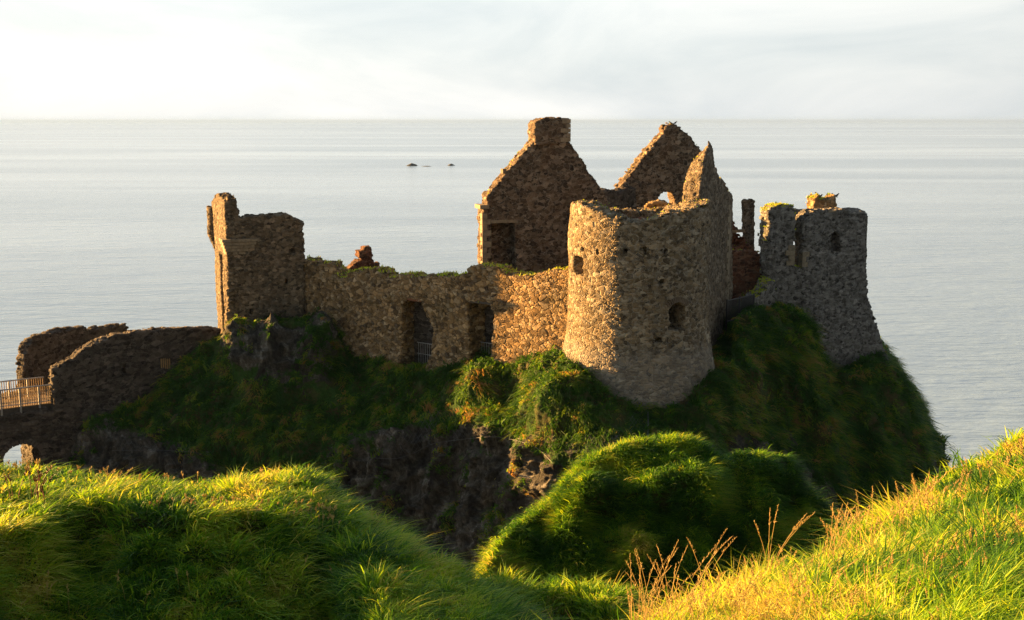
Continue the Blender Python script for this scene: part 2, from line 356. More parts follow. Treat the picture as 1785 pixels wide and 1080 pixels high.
M['dgrass'] = grassmat('cliff_grass_blades', [(0, (.028, .085, .012)), (.4, (.06, .16, .014)), (.62, (.20, .31, .02)), (.82, (.30, .22, .06)), (1, (.34, .2, .08))])
M['straw'] = grassmat('straw_stalks', [(0, (.45, .34, .12)), (1, (.6, .46, .18))], .3)
M['weed'] = grassmat('dock_stems', [(0, (.10, .035, .02)), (1, (.2, .08, .03))], .1)

# ------------------------------------------------------------------ terrain lofts
def crom(Pt, n, axis):
    Pt = np.moveaxis(Pt, axis, 0); m = len(Pt); t = np.linspace(0, m-1, n); i = np.minimum(t.astype(int), m-2); f = (t-i)
    f = f.reshape((-1,)+(1,)*(Pt.ndim-1)); g = lambda k: Pt[np.clip(i+k, 0, m-1)]
    a, b, c, d = g(-1), g(0), g(1), g(2)
    r = .5*((2*b)+(-a+c)*f+(2*a-5*b+4*c-d)*f*f+(-a+3*b-3*c+d)*f**3)
    # softened towards linear to avoid overshoot
    r = .6*r+.4*(b*(1-f)+c*f)
    return np.moveaxis(r, 0, axis)
def loft(name, C, ns, nr, mat, dispf, bumps=(), label=None, seed=3):
    G = crom(crom(np.array(C, float), ns, 0), nr, 1)
    X = G[..., :3].copy(); rock = np.clip(G[..., 3], 0, 1)
    def normals(X):
        du = np.gradient(X, axis=0); dv = np.gradient(X, axis=1); n = np.cross(dv, du); return n/(np.linalg.norm(n, axis=-1)[..., None]+1e-9)
    for c, r, amp in bumps:
        d = np.linalg.norm((X-np.array(c))/np.array(r), axis=-1); n = normals(X)
        X += (amp*np.exp(-d*d))[..., None]*(n*.6+np.array([0, -.3, .5]))
    n = normals(X); X = dispf(X, n, rock)
    n = normals(X)
    i, j = np.meshgrid(np.arange(ns-1), np.arange(nr-1), indexing='ij'); i = i.ravel(); j = j.ravel(); v = lambda a, b: a*nr+b
    Q = np.stack([v(i, j), v(i, j+1), v(i+1, j+1), v(i+1, j)], 1)
    V = X.reshape(-1, 3); me = mkmesh(name, V, Q); attr(me, 'rock', rock.ravel())
    o = link(name, me, mat); o['kind'] = 'structure'
    bvh = BVHTree.FromPolygons([tuple(x) for x in V], Q.tolist())
    return dict(o=o, V=V, Q=Q, rock=rock.ravel(), bvh=bvh, n=n.reshape(-1, 3))
def hit(T, px, py, off=0.):
    r = Vector(ray(px, py)).normalized(); h = T['bvh'].ray_cast(Vector((0, 0, CAMZ)), r)
    if h[0] is None: return None
    return np.array(h[0]-r*off)
def disp_rock(X, n, rock):
    Pn = X.copy(); r = np.clip((rock-.25)*2.5, 0, 1)
    lump = fbm(Pn*np.array([1, 1, .6]), .5, 4, 11)*.65+fbm(Pn*np.array([1.2, 1, .7]), 1.2, 3, 15)*.42
    crag = fbm(Pn*np.array([1, 1, .7]), .38, 6, 21, True)*1.15+fbm(Pn*np.array([1, 1, 1.6]), 1.3, 5, 25, True)*.5+fbm(Pn*np.array([1, 1, 2.2]), 3.2, 3, 29, True)*.14
    return X+n*((lump*(1-r)+crag*r))[..., None]
def disp_turf(amp=1.):
    def f(X, n, rock):
        l = fbm(X*np.array([1, .7, 1]), .45, 4, 31)*.45+fbm(X, 1.3, 3, 35)*.2-np.abs(fbm(X@np.array([[.8, -.5, 0], [.6, .85, 0], [0, 0, 1]]), .8, 3, 37))*.7
        r = np.clip((rock-.4)*2, 0, 1)
        am = amp*(.3+.9*np.clip(.15-n[..., 1]*1.6, 0, 1))
        return X+n*((l*am)*(1-r)+fbm(X, .6, 5, 38, True)*.5*r)[..., None]
    return f
# castle rock: columns from left to right; each row (px, py, Y, rock)
cols = []
def column(base, mid, edge, c1, c2, c3, foot, back=26, zb=None):
    pts = [(*P(*p[:3]), p[3]) for p in (base, mid, edge, c1, c2, c3)]
    f = foot; b = np.array(pts[0][:3]); dirv = np.array([b[0]*.55, b[1], 0]); dirv = dirv/np.linalg.norm(dirv)
    shelf = b+dirv*1.6+np.array([0, 0, .25]); far = b+dirv*back; far[2] = b[2]-1.5 if zb is None else zb; fb = far+dirv*5; fb[2] = -2
    c = pts[-1]; ft = np.array(c[:3]); ft[1] -= f; ft[2] = -2.5
    cols.append([(*fb, 1), (*far, .6), (*shelf, .1), *pts, (*ft, 1)])
column((60, 800, 82, 1), (55, 830, 81, 1), (50, 860, 80, 1), (45, 900, 79.5, 1), (40, 950, 79, 1), (35, 1000, 78.5, 1), 1, 10)
column((140, 760, 80, .9), (135, 800, 78.8, 1), (130, 830, 78, 1), (125, 860, 77.5, 1), (120, 920, 77, 1), (115, 980, 76.5, 1), 1, 10)
column((185, 735, 78.6, .3), (185, 760, 77.3, .9), (185, 790, 76.6, 1), (185, 830, 76, 1), (185, 900, 75.5, 1), (185, 960, 75, 1), 1, 9)
column((250, 703, 79.5, 0), (250, 735, 77.8, .1), (250, 775, 76.4, .75), (250, 812, 75.5, 1), (250, 880, 75, 1), (250, 960, 74, 1), 2, 9, 9)
column((310, 658, 81, 0), (310, 700, 78.8, 0), (310, 760, 76.4, .35), (310, 805, 75, .9), (310, 870, 74, 1), (310, 960, 73, 1), 2, 12, 10)
column((375, 612, 82.4, .1), (380, 670, 79.4, 0), (385, 745, 76.2, 0), (390, 800, 74.4, .2), (390, 870, 73, .8), (390, 960, 72, 1), 2, 16, 10)
column((420, 590, 81.5, .9), (430, 640, 79.8, .65), (435, 730, 76, 0), (440, 800, 73.6, 0), (440, 880, 72, .8), (440, 970, 71, 1), 2, 22, 13)
column((490, 576, 81.6, .8), (490, 652, 79.6, .8), (490, 730, 75.9, 0), (490, 800, 73.2, 0), (490, 880, 71, .8), (490, 970, 70, 1), 2)
column((560, 585, 82.0, .7), (560, 655, 79.6, .6), (560, 730, 75.6, 0), (560, 800, 72.8, .2), (560, 890, 71, 1), (560, 980, 70, 1), 2)
column((610, 640, 80.6, .1), (610, 680, 78.4, 0), (612, 735, 75.4, 0), (612, 785, 73, .6), (615, 880, 71.6, 1), (615, 985, 70.6, 1), 2)
column((680, 650, 77.8, 0), (680, 690, 75.6, 0), (680, 735, 73.6, .1), (680, 775, 72.2, .8), (680, 880, 70.8, 1), (680, 990, 69, 1), 2)
column((740, 668, 75.2, .2), (740, 700, 73.6, .1), (742, 735, 72, .5), (745, 765, 71.2, .9), (745, 880, 70, 1), (745, 990, 68, 1), 2)
column((775, 662, 74.4, .1), (778, 696, 72.4, .1), (780, 730, 70.6, .2), (785, 770, 69.8, .8), (785, 880, 69, 1), (785, 1000, 67, 1), 2)
column((830, 640, 72.9, 0), (830, 678, 71.0, .1), (832, 718, 69.3, .2), (835, 765, 68, .7), (835, 880, 67.2, 1), (835, 1000, 65, 1), 2)
column((890, 652, 70.9, .1), (890, 695, 69.0, 0), (893, 740, 67, .15), (895, 780, 66, .8), (895, 890, 65, 1), (900, 1010, 63.4, 1), 2)
column((950, 640, 68.4, 0), (955, 690, 65.6, 0), (960, 745, 63.6, 0), (962, 795, 62.4, .5), (965, 890, 61.8, 1), (965, 1020, 60, 1), 2)
column((1000, 652, 66.6, 0), (1003, 700, 64.4, 0), (1007, 745, 62.8, 0), (1010, 795, 61.6, .6), (1010, 890, 61, 1), (1010, 1020, 59, 1), 2)
column((1050, 695, 64.6, 0), (1052, 725, 63.2, 0), (1055, 755, 62, .3), (1058, 795, 61, .7), (1058, 890, 60, 1), (1058, 1020, 58, 1), 2)
column((1112, 722, 64.2, .1), (1112, 745, 63, .2), (1112, 775, 61.8, .5), (1112, 805, 61, .6), (1112, 890, 60, 1), (1112, 1020, 58, 1), 2)
column((1175, 722, 64.4, 0), (1178, 750, 63.2, 0), (1180, 790, 61.8, 0), (1182, 820, 61, .3), (1182, 890, 60.4, 1), (1182, 1020, 59, 1), 2)
column((1235, 668, 67.2, 0), (1245, 715, 65.4, .1), (1252, 770, 63.6, .2), (1256, 820, 62.6, .5), (1256, 890, 62, 1), (1256, 1020, 60, 1), 2)
column((1278, 640, 70.2, 0), (1290, 690, 68.2, 0), (1300, 750, 66.6, .25), (1305, 810, 65.6, .8), (1305, 900, 65, 1), (1305, 1020, 64, 1), 2)
column((1300, 568, 76, 0), (1318, 650, 72.6, 0), (1330, 730, 70.4, .2), (1335, 800, 69.4, .6), (1340, 900, 68.8, 1), (1340, 1020, 68, 1), 2, 22)
column((1345, 556, 79, 0), (1355, 640, 75.4, 0), (1362, 720, 73, .2), (1368, 800, 71.6, .7), (1372, 900, 71, 1), (1375, 1020, 70, 1), 2, 20)
column((1395, 560, 80.6, .1), (1403, 640, 77, 0), (1410, 730, 74.4, .1), (1415, 810, 73, .45), (1418, 900, 72.4, .9), (1418, 1020, 71, 1), 2, 19)
column((1450, 668, 80.5, 0), (1455, 715, 78.6, 0), (1460, 780, 76.4, 0), (1466, 850, 75, .1), (1470, 920, 74.4, .8), (1470, 1020, 73, 1), 2, 16)
column((1505, 650, 82.5, 0), (1518, 710, 80.6, 0), (1530, 780, 78.4, 0), (1540, 850, 77, .1), (1545, 920, 76.4, .7), (1545, 1020, 76, 1), 2, 13)
column((1536, 628, 86, 0), (1565, 690, 84.6, 0), (1588, 770, 83, 0), (1600, 840, 82.4, .2), (1608, 920, 82, .8), (1610, 1020, 81, 1), 1.5, 9)
column((1540, 612, 92, 0), (1588, 685, 91.5, .1), (1618, 760, 91, .4), (1634, 820, 91, .9), (1640, 900, 91, 1), (1640, 960, 91, 1), .5, 7)
column((1520, 600, 98, .2), (1570, 680, 99, .3), (1600, 760, 100, .7), (1615, 810, 101, 1), (1620, 860, 101, 1), (1620, 900, 101, 1), -1, 5)
column((1480, 590, 102, .6), (1500, 680, 106, .6), (1510, 760, 107, 1), (1515, 800, 108, 1), (1515, 840, 108, 1), (1515, 870, 108, 1), -4, 2)
rockT = loft('castle_headland', cols, 1000, 380, M['terrain'], disp_rock,
    bumps=[(P(965, 700, 65.0), (2.2, 2.6, 2.0), 1.05), (P(828, 668, 71.0), (1.5, 1.6, .9), .75), (P(888, 690, 69.2), (.7, 1.4, 1.6), -.7), (P(700, 650, 77), (1.2, 1.5, .8), .3), (P(1040, 735, 62.8), (1.6, 1.6, 1.5), .5),
           (P(470, 610, 81.2), (3.5, 2.0, 1.6), .7), (P(560, 600, 81.6), (1.2, 2.0, 1.6), .6), (P(1400, 590, 79.5), (1.5, 1.5, 1), .4), (P(1560, 700, 84), (3, 3, 4), .8), (P(1345, 690, 73), (1.0, 2, 4), -1.3), (P(1305, 690, 70.5), (.9, 1.8, 3), .9), (P(1430, 770, 75.5), (1.2, 2, 4), .9), (P(1393, 770, 74), (.8, 2, 4), -1.1), (P(1240, 760, 64.5), (.8, 1.5, 2), .6), (P(1270, 790, 64), (1, 2, 4), -.8), (P(1500, 780, 78.5), (1.0, 2, 3), -.8), (P(1590, 800, 83.5), (1.2, 2, 2), .7)])

# ---- foreground mounds: rows from hidden back to the front, (px,py,Y,rock)
def rows(cs): return [[(*P(*p[:3]), p[3]) for p in c] for c in cs]
def drop(p, dy, dz, rock=.3):   # hidden far side of a crest
    q = P(*p); return (q[0]*(1+dy/ q[1]*.3), q[1]+dy, q[2]-dz, rock)
def mound_col(crest, pts, d1=(1.1, .7), d2=(4, 4.5), d3=(7, 14), near=None):
    c = [(*drop(crest, *d3, 1.),), (*drop(crest, *d2, .6),), (*drop(crest, *d1, .05),), (*P(*crest), 0)]
    c += [(*P(*p[:3]), (p[3] if len(p) > 3 else 0)) for p in pts]
    return c
LM = [
 mound_col((-260, 812, 33), [(-260, 850, 29.8), (-260, 915, 27.4), (-260, 808, 26.6), (-260, 843, 24.9), (-260, 940, 22.9), (-260, 1084, 20.4), (-260, 1393, 16.4)]),  # unseen left columns, raised into a hump to shade the front slope
 mound_col((-160, 815, 33), [(-160, 850, 29.8), (-160, 920, 26.9), (-160, 867, 26.1), (-160, 922, 24.4), (-160, 1026, 22.4), (-160, 1182, 19.9), (-160, 1518, 15.9)]),
 mound_col((-70, 820, 33), [(-70, 855, 29.6), (-70, 926, 26.3), (-70, 923, 25.5), (-70, 996, 23.8), (-70, 1109, 21.8), (-70, 1277, 19.3), (-70, 1644, 15.3)]),
 mound_col((0, 824, 33), [(0, 860, 29.5), (0, 926, 26.0), (0, 956, 25.51), (0, 1015, 24.6), (0, 1110, 23.24), (0, 1300, 20.88), (0, 1700, 17)]),
 mound_col((70, 827, 33), [(70, 855, 30), (70, 905, 27.0), (70, 935, 26.49), (70, 1015, 25.21), (70, 1110, 23.82), (70, 1300, 21.4), (70, 1700, 17)]),
 mound_col((130, 836, 33), [(130, 855, 30.5), (130, 888, 28.0), (130, 918, 27.47), (130, 1015, 25.86), (130, 1110, 24.43), (130, 1300, 21.95), (130, 1700, 17)]),
 mound_col((190, 844, 33), [(190, 858, 30.5), (190, 884, 28.2), (190, 914, 27.66), (190, 1015, 25.98), (190, 1110, 24.54), (190, 1300, 22.05), (190, 1700, 17)]),
 mound_col((260, 850, 33), [(260, 865, 30), (260, 893, 27.9), (260, 923, 27.37), (260, 1015, 25.85), (260, 1110, 24.42), (260, 1300, 21.94), (260, 1700, 17)]),
 mound_col((340, 852, 33), [(340, 868, 30.2), (340, 898, 27.8), (340, 928, 27.27), (340, 1015, 25.84), (340, 1110, 24.41), (340, 1300, 21.93), (340, 1700, 17)]),
 mound_col((410, 848, 33.4), [(410, 862, 31), (410, 897, 28.2), (410, 927, 27.67), (410, 1015, 26.19), (410, 1110, 24.75), (410, 1300, 22.24), (410, 1700, 17)]),
 mound_col((470, 838, 34), [(470, 855, 31.6), (470, 899, 28.5), (470, 929, 27.96), (470, 1015, 26.51), (470, 1110, 25.05), (470, 1300, 22.5), (470, 1700, 17)]),
 mound_col((530, 828, 34.6), [(530, 850, 32.2), (530, 902, 28.9), (530, 932, 28.35), (530, 1015, 26.93), (530, 1110, 25.45), (530, 1300, 22.86), (530, 1700, 17)]),
 mound_col((570, 848, 34), [(570, 870, 31.8), (570, 912, 29.0), (570, 942, 28.45), (570, 1015, 27.2), (570, 1110, 25.7), (570, 1300, 23.09), (570, 1700, 17)]),
 mound_col((610, 885, 32.5), [(618, 905, 30.8), (626, 930, 29.0), (634, 955, 28.0), (645, 1020, 25.4), (648, 1110, 22.6), (648, 1300, 18), (648, 1700, 13)]),
 mound_col((680, 935, 31), [(685, 950, 29.8), (690, 968, 28.6), (696, 990, 27.4), (705, 1035, 25.4), (710, 1110, 23.0), (715, 1300, 18), (715, 1700, 13)]),
 mound_col((760, 978, 29.5), [(763, 990, 28.6), (767, 1003, 27.8), (772, 1020, 26.8), (780, 1055, 25.2), (785, 1120, 23.0), (790, 1300, 18), (790, 1700, 13)]),
 mound_col((850, 1042, 28), [(852, 1050, 27.2), (855, 1060, 26.4), (860, 1066, 25.6), (866, 1095, 24.4), (870, 1140, 22.6), (880, 1310, 18), (880, 1700, 13)]),
 mound_col((930, 1112, 26.5), [(932, 1118, 25.9), (935, 1124, 25.2), (940, 1132, 24.4), (950, 1148, 23.2), (960, 1180, 21.6), (970, 1330, 17.5), (970, 1700, 13)]),
 mound_col((1030, 1150, 24.5), [(1032, 1158, 24), (1035, 1168, 23.4), (1040, 1180, 22.8), (1045, 1200, 22), (1050, 1240, 20.6), (1060, 1360, 17), (1060, 1700, 13)]),
]
LM = [[(p[0]-16, p[1]-1, p[2]+.5, p[3] if len(p) > 3 else 0) for p in LM[0]]]+LM
leftT = loft('near_left_hillside', LM, 600, 330, M['turf'], disp_turf(1.))
CM = [
 mound_col((836, 1010, 37.5), [(838, 1016, 37.4), (842, 1024, 37.2), (848, 1034, 37), (852, 1050, 36.6), (856, 1080, 35.8), (860, 1150, 34)], d2=(3, 6)),
 mound_col((870, 945, 39.5), [(872, 960, 39.2), (878, 985, 38.7), (884, 1010, 38.2), (888, 1036, 37.6), (892, 1075, 36.8), (896, 1150, 35)], d2=(3, 6)),
 mound_col((905, 910, 40.5), [(908, 928, 40.1), (914, 960, 39.5), (920, 1000, 38.7), (924, 1032, 38), (930, 1070, 37.2), (932, 1150, 35)], d2=(3, 6)),
 mound_col((950, 878, 41), [(953, 900, 40.5), (958, 940, 39.8), (962, 990, 38.9), (966, 1032, 38.1), (970, 1070, 37.3), (972, 1150, 35)], d2=(3, 6)),
 mound_col((990, 836, 41.6), [(995, 874, 40.3), (1000, 920, 39.6), (1005, 980, 38.7), (1010, 1032, 37.9), (1014, 1070, 37.2), (1016, 1150, 35)], d2=(3, 6)),
 mound_col((1040, 800, 42.2), [(1045, 848, 40.7), (1050, 905, 39.8), (1054, 975, 38.7), (1058, 1040, 37.6), (1060, 1075, 37), (1060, 1150, 35)], d2=(3, 6)),
 mound_col((1100, 772, 42.6), [(1102, 808, 41.2), (1104, 870, 40.0), (1106, 950, 38.8), (1108, 1040, 37.4), (1108, 1090, 36.6), (1108, 1150, 35)], d2=(3, 6)),
 mound_col((1160, 768, 42.6), [(1160, 802, 41.3), (1160, 865, 40.1), (1160, 950, 38.9), (1160, 1040, 37.5), (1160, 1090, 36.8), (1160, 1150, 35)], d2=(3, 6)),
 mound_col((1215, 772, 42.4), [(1215, 802, 41.2), (1214, 865, 39.8), (1212, 950, 38.4), (1210, 1040, 37.0), (1210, 1090, 36), (1210, 1150, 34)], d2=(3, 6)),
 mound_col((1262, 800, 41.8), [(1260, 825, 41), (1258, 880, 39.9), (1255, 955, 38.8), (1252, 1040, 37.6), (1250, 1090, 37), (1250, 1150, 35)], d2=(3, 6)),
 mound_col((1295, 794, 42.2), [(1293, 822, 41.2), (1290, 880, 40.2), (1288, 950, 39.2, .2), (1285, 1040, 38.2, .7), (1283, 1090, 37.6), (1280, 1150, 36)], d2=(3, 6)),
 mound_col((1345, 792, 42.6), [(1343, 818, 41.6), (1340, 875, 40.6), (1337, 950, 39.6, .3), (1333, 1040, 38.8, .8), (1330, 1090, 38), (1325, 1150, 37)], d2=(3, 6)),
 mound_col((1378, 806, 42.8), [(1378, 835, 42), (1376, 885, 41), (1372, 955, 40.2, .3), (1370, 1040, 39.4, .8), (1368, 1090, 39), (1365, 1150, 38)], d2=(3, 6)),
 mound_col((1400, 850, 43), [(1402, 880, 42.2), (1402, 920, 41.6), (1400, 975, 41, .3), (1398, 1040, 40.4, .8), (1395, 1090, 40), (1392, 1150, 39)], d2=(3, 6)),
 mound_col((1430, 880, 43.2), [(1436, 905, 42.6), (1438, 945, 42), (1438, 990, 41.6, .4), (1436, 1040, 41, .8), (1434, 1090, 40.6), (1430, 1150, 40)], d2=(3, 6)),
 mound_col((1450, 920, 43.6), [(1456, 950, 43.2), (1458, 980, 43), (1458, 1010, 42.6, .5), (1456, 1050, 42.2, .8), (1454, 1100, 42), (1450, 1160, 41.5)], d2=(2, 6)),
 mound_col((1462, 1000, 44.2), [(1470, 1020, 44), (1472, 1040, 43.8), (1472, 1060, 43.6), (1472, 1090, 43.4), (1472, 1120, 43), (1470, 1180, 42.5)], d2=(2, 6)),
]
midT = loft('middle_hillock', CM, 420, 240, M['turf'], disp_turf(1.1), bumps=[(P(1075, 880, 40), (1.0, 1., .9), -.35), (P(1185, 845, 40.4), (1.5, 1, .5), .35), (P(1150, 905, 39.4), (2., 1., .5), -.35),
    (P(1235, 870, 40), (.7, 1, .8), .3), (P(1283, 835, 41), (.5, 1, 1.2), -.6), (P(1000, 940, 39.4), (1.2, 1, .6), -.3), (P(1365, 905, 41), (.9, 1, .8), -.6), (P(1210, 960, 38.8), (.8, 1, 1), -.35), (P(1310, 890, 40.6), (.7, 1, .5), .45), (P(1020, 855, 40.8), (.8, .8, .5), .4)])
# low ledge below the hillock
LG = [mound_col((830, 1044, 33.2), [(835, 1066, 32.9), (840, 1095, 32.5, .5), (845, 1130, 31.9, .7), (850, 1220, 30)], d1=(.8, .5), d2=(2, 4), d3=(3, 9)),
 mound_col((880, 1030, 33.6), [(885, 1048, 33.3, .4), (888, 1075, 32.9, .9), (892, 1110, 32.3, .9), (900, 1220, 30)], d1=(.8, .5), d2=(2, 4), d3=(3, 9)),
 mound_col((935, 1046, 33.8), [(940, 1062, 33.4, .5), (945, 1085, 33, .9), (950, 1115, 32.4, .8), (955, 1220, 30)], d1=(.8, .5), d2=(2, 4), d3=(3, 9)),
 mound_col((990, 1040, 34), [(993, 1056, 33.6, .3), (997, 1080, 33.2, .6), (1000, 1115, 32.5, .5), (1005, 1220, 30)], d1=(.8, .5), d2=(2, 4), d3=(3, 9)),
 mound_col((1040, 1034, 34), [(1043, 1052, 32.8), (1047, 1072, 32), (1052, 1115, 31.2), (1060, 1220, 29)], d1=(.8, .5), d2=(2, 4), d3=(3, 9)),
 mound_col((1080, 1044, 33.6), [(1083, 1062, 32.2), (1087, 1084, 31.4), (1092, 1125, 30.4), (1100, 1220, 28)], d1=(.8, .5), d2=(2, 4), d3=(3, 9)),
 mound_col((1130, 1085, 32.6), [(1133, 1098, 32), (1135, 1116, 31.4), (1138, 1146, 30.6), (1145, 1230, 28)], d1=(.8, .5), d2=(2, 4), d3=(3, 9)),
 mound_col((1180, 1130, 31.6), [(1183, 1140, 31.2), (1185, 1152, 30.8), (1188, 1176, 30), (1195, 1240, 28)], d1=(.8, .5), d2=(2, 4), d3=(3, 9))]
ledgeT = loft('grassy_ledge', LG, 160, 110, M['turf'], disp_turf(.7))
RM = [
 mound_col((1000, 1230, 8.2), [(1003, 1240, 7.7), (1006, 1262, 7.0), (1012, 1310, 6.1), (1020, 1420, 4.7), (1030, 1800, 3.2)], d1=(.5, .6), d2=(1.5, 4)),
 mound_col((1070, 1155, 9.2), [(1073, 1165, 8.6), (1078, 1183, 7.8), (1086, 1210, 6.8), (1095, 1330, 5.1), (1105, 1800, 3.2)], d1=(.5, .6), d2=(1.5, 4)),
 mound_col((1140, 1090, 10.2), [(1145, 1103, 9.4), (1150, 1128, 8.3), (1160, 1178, 7.0), (1170, 1310, 5.2), (1180, 1800, 3.2)], d1=(.6, .6), d2=(2, 4)),
 mound_col((1230, 1048, 11.2), [(1235, 1064, 10.3), (1240, 1094, 8.9), (1250, 1148, 7.4), (1260, 1285, 5.4), (1270, 1800, 3.2)], d1=(.7, .5), d2=(2.5, 4)),
 mound_col((1330, 1014, 12.2), [(1335, 1034, 11.1), (1340, 1066, 9.5), (1350, 1123, 7.7), (1360, 1260, 5.5), (1370, 1800, 3.2)], d1=(.8, .5), d2=(2.5, 4)),
 mound_col((1430, 978, 13.2), [(1435, 998, 12), (1440, 1024, 10.1), (1450, 1090, 8.1), (1460, 1240, 5.8), (1470, 1800, 3.2)], d1=(.8, .5), d2=(2.5, 4)),
 mound_col((1520, 930, 14.6), [(1525, 948, 13), (1530, 995, 10.8), (1540, 1070, 8.4), (1550, 1225, 5.9), (1560, 1800, 3.2)], d1=(.8, .4), d2=(2.5, 4)),
 mound_col((1600, 880, 16.2), [(1605, 908, 14), (1610, 962, 11.5), (1620, 1045, 8.8), (1630, 1210, 6.0), (1640, 1800, 3.2)], d1=(.8, .4), d2=(2.5, 4)),
 mound_col((1680, 842, 17.6), [(1685, 875, 15), (1690, 935, 12), (1700, 1025, 9.1), (1710, 1200, 6.1), (1720, 1800, 3.2)], d1=(.9, .4), d2=(3, 4)),
 mound_col((1750, 800, 19), [(1755, 840, 16), (1760, 910, 12.6), (1770, 1010, 9.3), (1780, 1190, 6.2), (1790, 1800, 3.2)], d1=(.9, .3), d2=(3, 4)),
 mound_col((1800, 768, 20), [(1805, 815, 16.6), (1810, 892, 12.9), (1820, 1000, 9.4), (1830, 1180, 6.2), (1840, 1800, 3.2)], d1=(.9, .3), d2=(3, 4)),
 mound_col((1900, 730, 21), [(1905, 790, 17), (1910, 870, 13.2), (1920, 985, 9.5), (1930, 1170, 6.2), (1940, 1800, 3.2)], d1=(.9, .3), d2=(3, 4)),
 mound_col((2050, 700, 22), [(2055, 765, 17.6), (2060, 850, 13.4), (2070, 970, 9.6), (2080, 1160, 6.2), (2090, 1800, 3.2)], d1=(.9, .3), d2=(3, 4)),
]
RM = RM+[[(p[0]+k*6, p[1]+k*.5, p[2]+k*.9, p[3] if len(p) > 3 else 0) for p in RM[-1]] for k in (1, 2)]
rightT = loft('near_right_hillside', RM, 480, 260, M['turf'], disp_turf(.5))
# ravine floor under everything, and sea
def sheet(name, x0, x1, y0, y1, nx, ny, zf, mat):
    X, Y = np.meshgrid(np.linspace(x0, x1, nx), np.linspace(y0, y1, ny), indexing='ij'); Z = zf(X, Y)
    V = np.stack([X, Y, Z], -1).reshape(-1, 3); i, j = np.meshgrid(np.arange(nx-1), np.arange(ny-1), indexing='ij'); i = i.ravel(); j = j.ravel()
    Q = np.stack([i*ny+j, (i+1)*ny+j, (i+1)*ny+j+1, i*ny+j+1], 1); me = mkmesh(name, V, Q); return link(name, me, mat), V
def floorz(X, Y):
    p = np.stack([X, Y, 0*X], -1); z = 2.2+fbm(p, .12, 5, 51)*2.5+fbm(p, .8, 4, 57, True)*.5
    z = z-np.clip((np.hypot(X-0, Y-35)-42)/6, 0, 8)*1.2
    return z
fo, fv = sheet('ravine_floor', -60, 60, -20, 92, 300, 280, floorz, M['terrain']); attr(fo.data, 'rock', np.full(len(fv), .8)); tag(fo, kind='structure')
def sea_mat():
    m, nt, out = newmat('sea_water'); Lk = nt.links.new; g = N(nt, 'ShaderNodeNewGeometry'); pos = g.outputs['Position']
    def mapn(s, rot, scale, det, rough=.6, dist=0):
        mp = N(nt, 'ShaderNodeMapping'); mp.inputs['Scale'].default_value = s; mp.inputs['Rotation'].default_value = (0, 0, rot); Lk(pos, mp.inputs[0]); return noise(nt, mp.outputs[0], scale, det, rough, dist)
    big = mapn((.25, 1.4, 1), .05, .0042, 5, .6, .4); band = mapn((.05, .5, 1), .03, .0022, 5, .6, .6)
    patch = math_(nt, 'MULTIPLY', ramp(nt, [(.36, .15), (.5, .6), (.62, 1.)], big), ramp(nt, [(.40, .3), (.56, 1.)], band))
    wv = math_(nt, 'ADD', math_(nt, 'MULTIPLY', mapn((.3, 1, 1), .12, .7, 5, .6, .3), 1.), math_(nt, 'MULTIPLY', mapn((.4, 1, 1), -.2, .11, 4), 3.5))
    bp = N(nt, 'ShaderNodeBump'); bp.inputs['Distance'].default_value = .5; Lk(wv, bp.inputs['Height']); bp.inputs['Strength'].default_value = .36
    b = N(nt, 'ShaderNodeBsdfPrincipled'); b.inputs['IOR'].default_value = 1.85
    Lk(ramp(nt, [(0, (.10, .18, .27)), (1, (.42, .60, .78))], patch), b.inputs['Base Color'])  # pale streaks of reflected sky sheen are painted into the water colour
    b.inputs['Roughness'].default_value = .16
    Lk(bp.outputs[0], b.inputs['Normal']); Lk(b.outputs[0], out.inputs[0]); return m
so, _ = sheet('sea', -50000, 50000, -2000, 60000, 60, 60, lambda X, Y: 0*X, sea_mat()); tag(so, kind='structure')

# ------------------------------------------------------------------ castle
def round_struct(name, cx, cy, rfun, ztop, zbot, th, mat, holes=(), cell=.075, parent=None, seed=4, key=None, arc=None, jag=.12, squash=None):
    r0 = rfun(np.array([25.]))[0]; nu = int(2*math.pi*r0/cell); us = np.arange(nu+1)*(2*math.pi*r0/nu)-math.pi*r0
    nv = int((ztop(np.linspace(-180, 180, 181)).max()+.4-zbot)/cell); vs = zbot+np.arange(nv+1)*cell; nw = max(2, int(th/.17)); ws = np.linspace(0, th, nw+1)
    uc, vc = np.meshgrid((us[:-1]+us[1:])/2, (vs[:-1]+vs[1:])/2, indexing='ij'); mask = np.zeros((nu, nv, nw), bool)
    for k in range(nw):
        wk = (ws[k]+ws[k+1])/2; uu, vv = jagxy(uc, vc, .34, .24, jag, int(wk/.4), seed); m = vv < ztop(np.degrees(uu/r0))
        for (u_, v_, hw, hh, dep, arch) in holes:
            x = (uu*.5+uc*.5)-u_; y = (vv*.4+vc*.6)-v_
            top = hh-(x*x)/(hw*hw+1e-6)*arch
            if wk < dep: m &= ~((abs(x) < hw) & (y > -hh) & (y < top))
        mask[:, :, k] = m
    def mapf(u, v, w_):
        a = u/r0; r = rfun(v)-w_; q = np.stack([u, v, w_], -1); r = r+fbm(np.stack([np.cos(a)*r0, np.sin(a)*r0, v], -1), .6, 3, seed)*.09
        x = np.sin(a)*r; y = -np.cos(a)*r
        if squash is not None: x, y = squash(x, y, v)
        return np.stack([cx+x, cy+y, v], -1)
    me, co, Fc = vox_mesh(name, mask, us, vs, ws, mapf, wrap=True)
    if key: note_tops(co, Fc, key)
    return link(name, me, mat, parent), r0
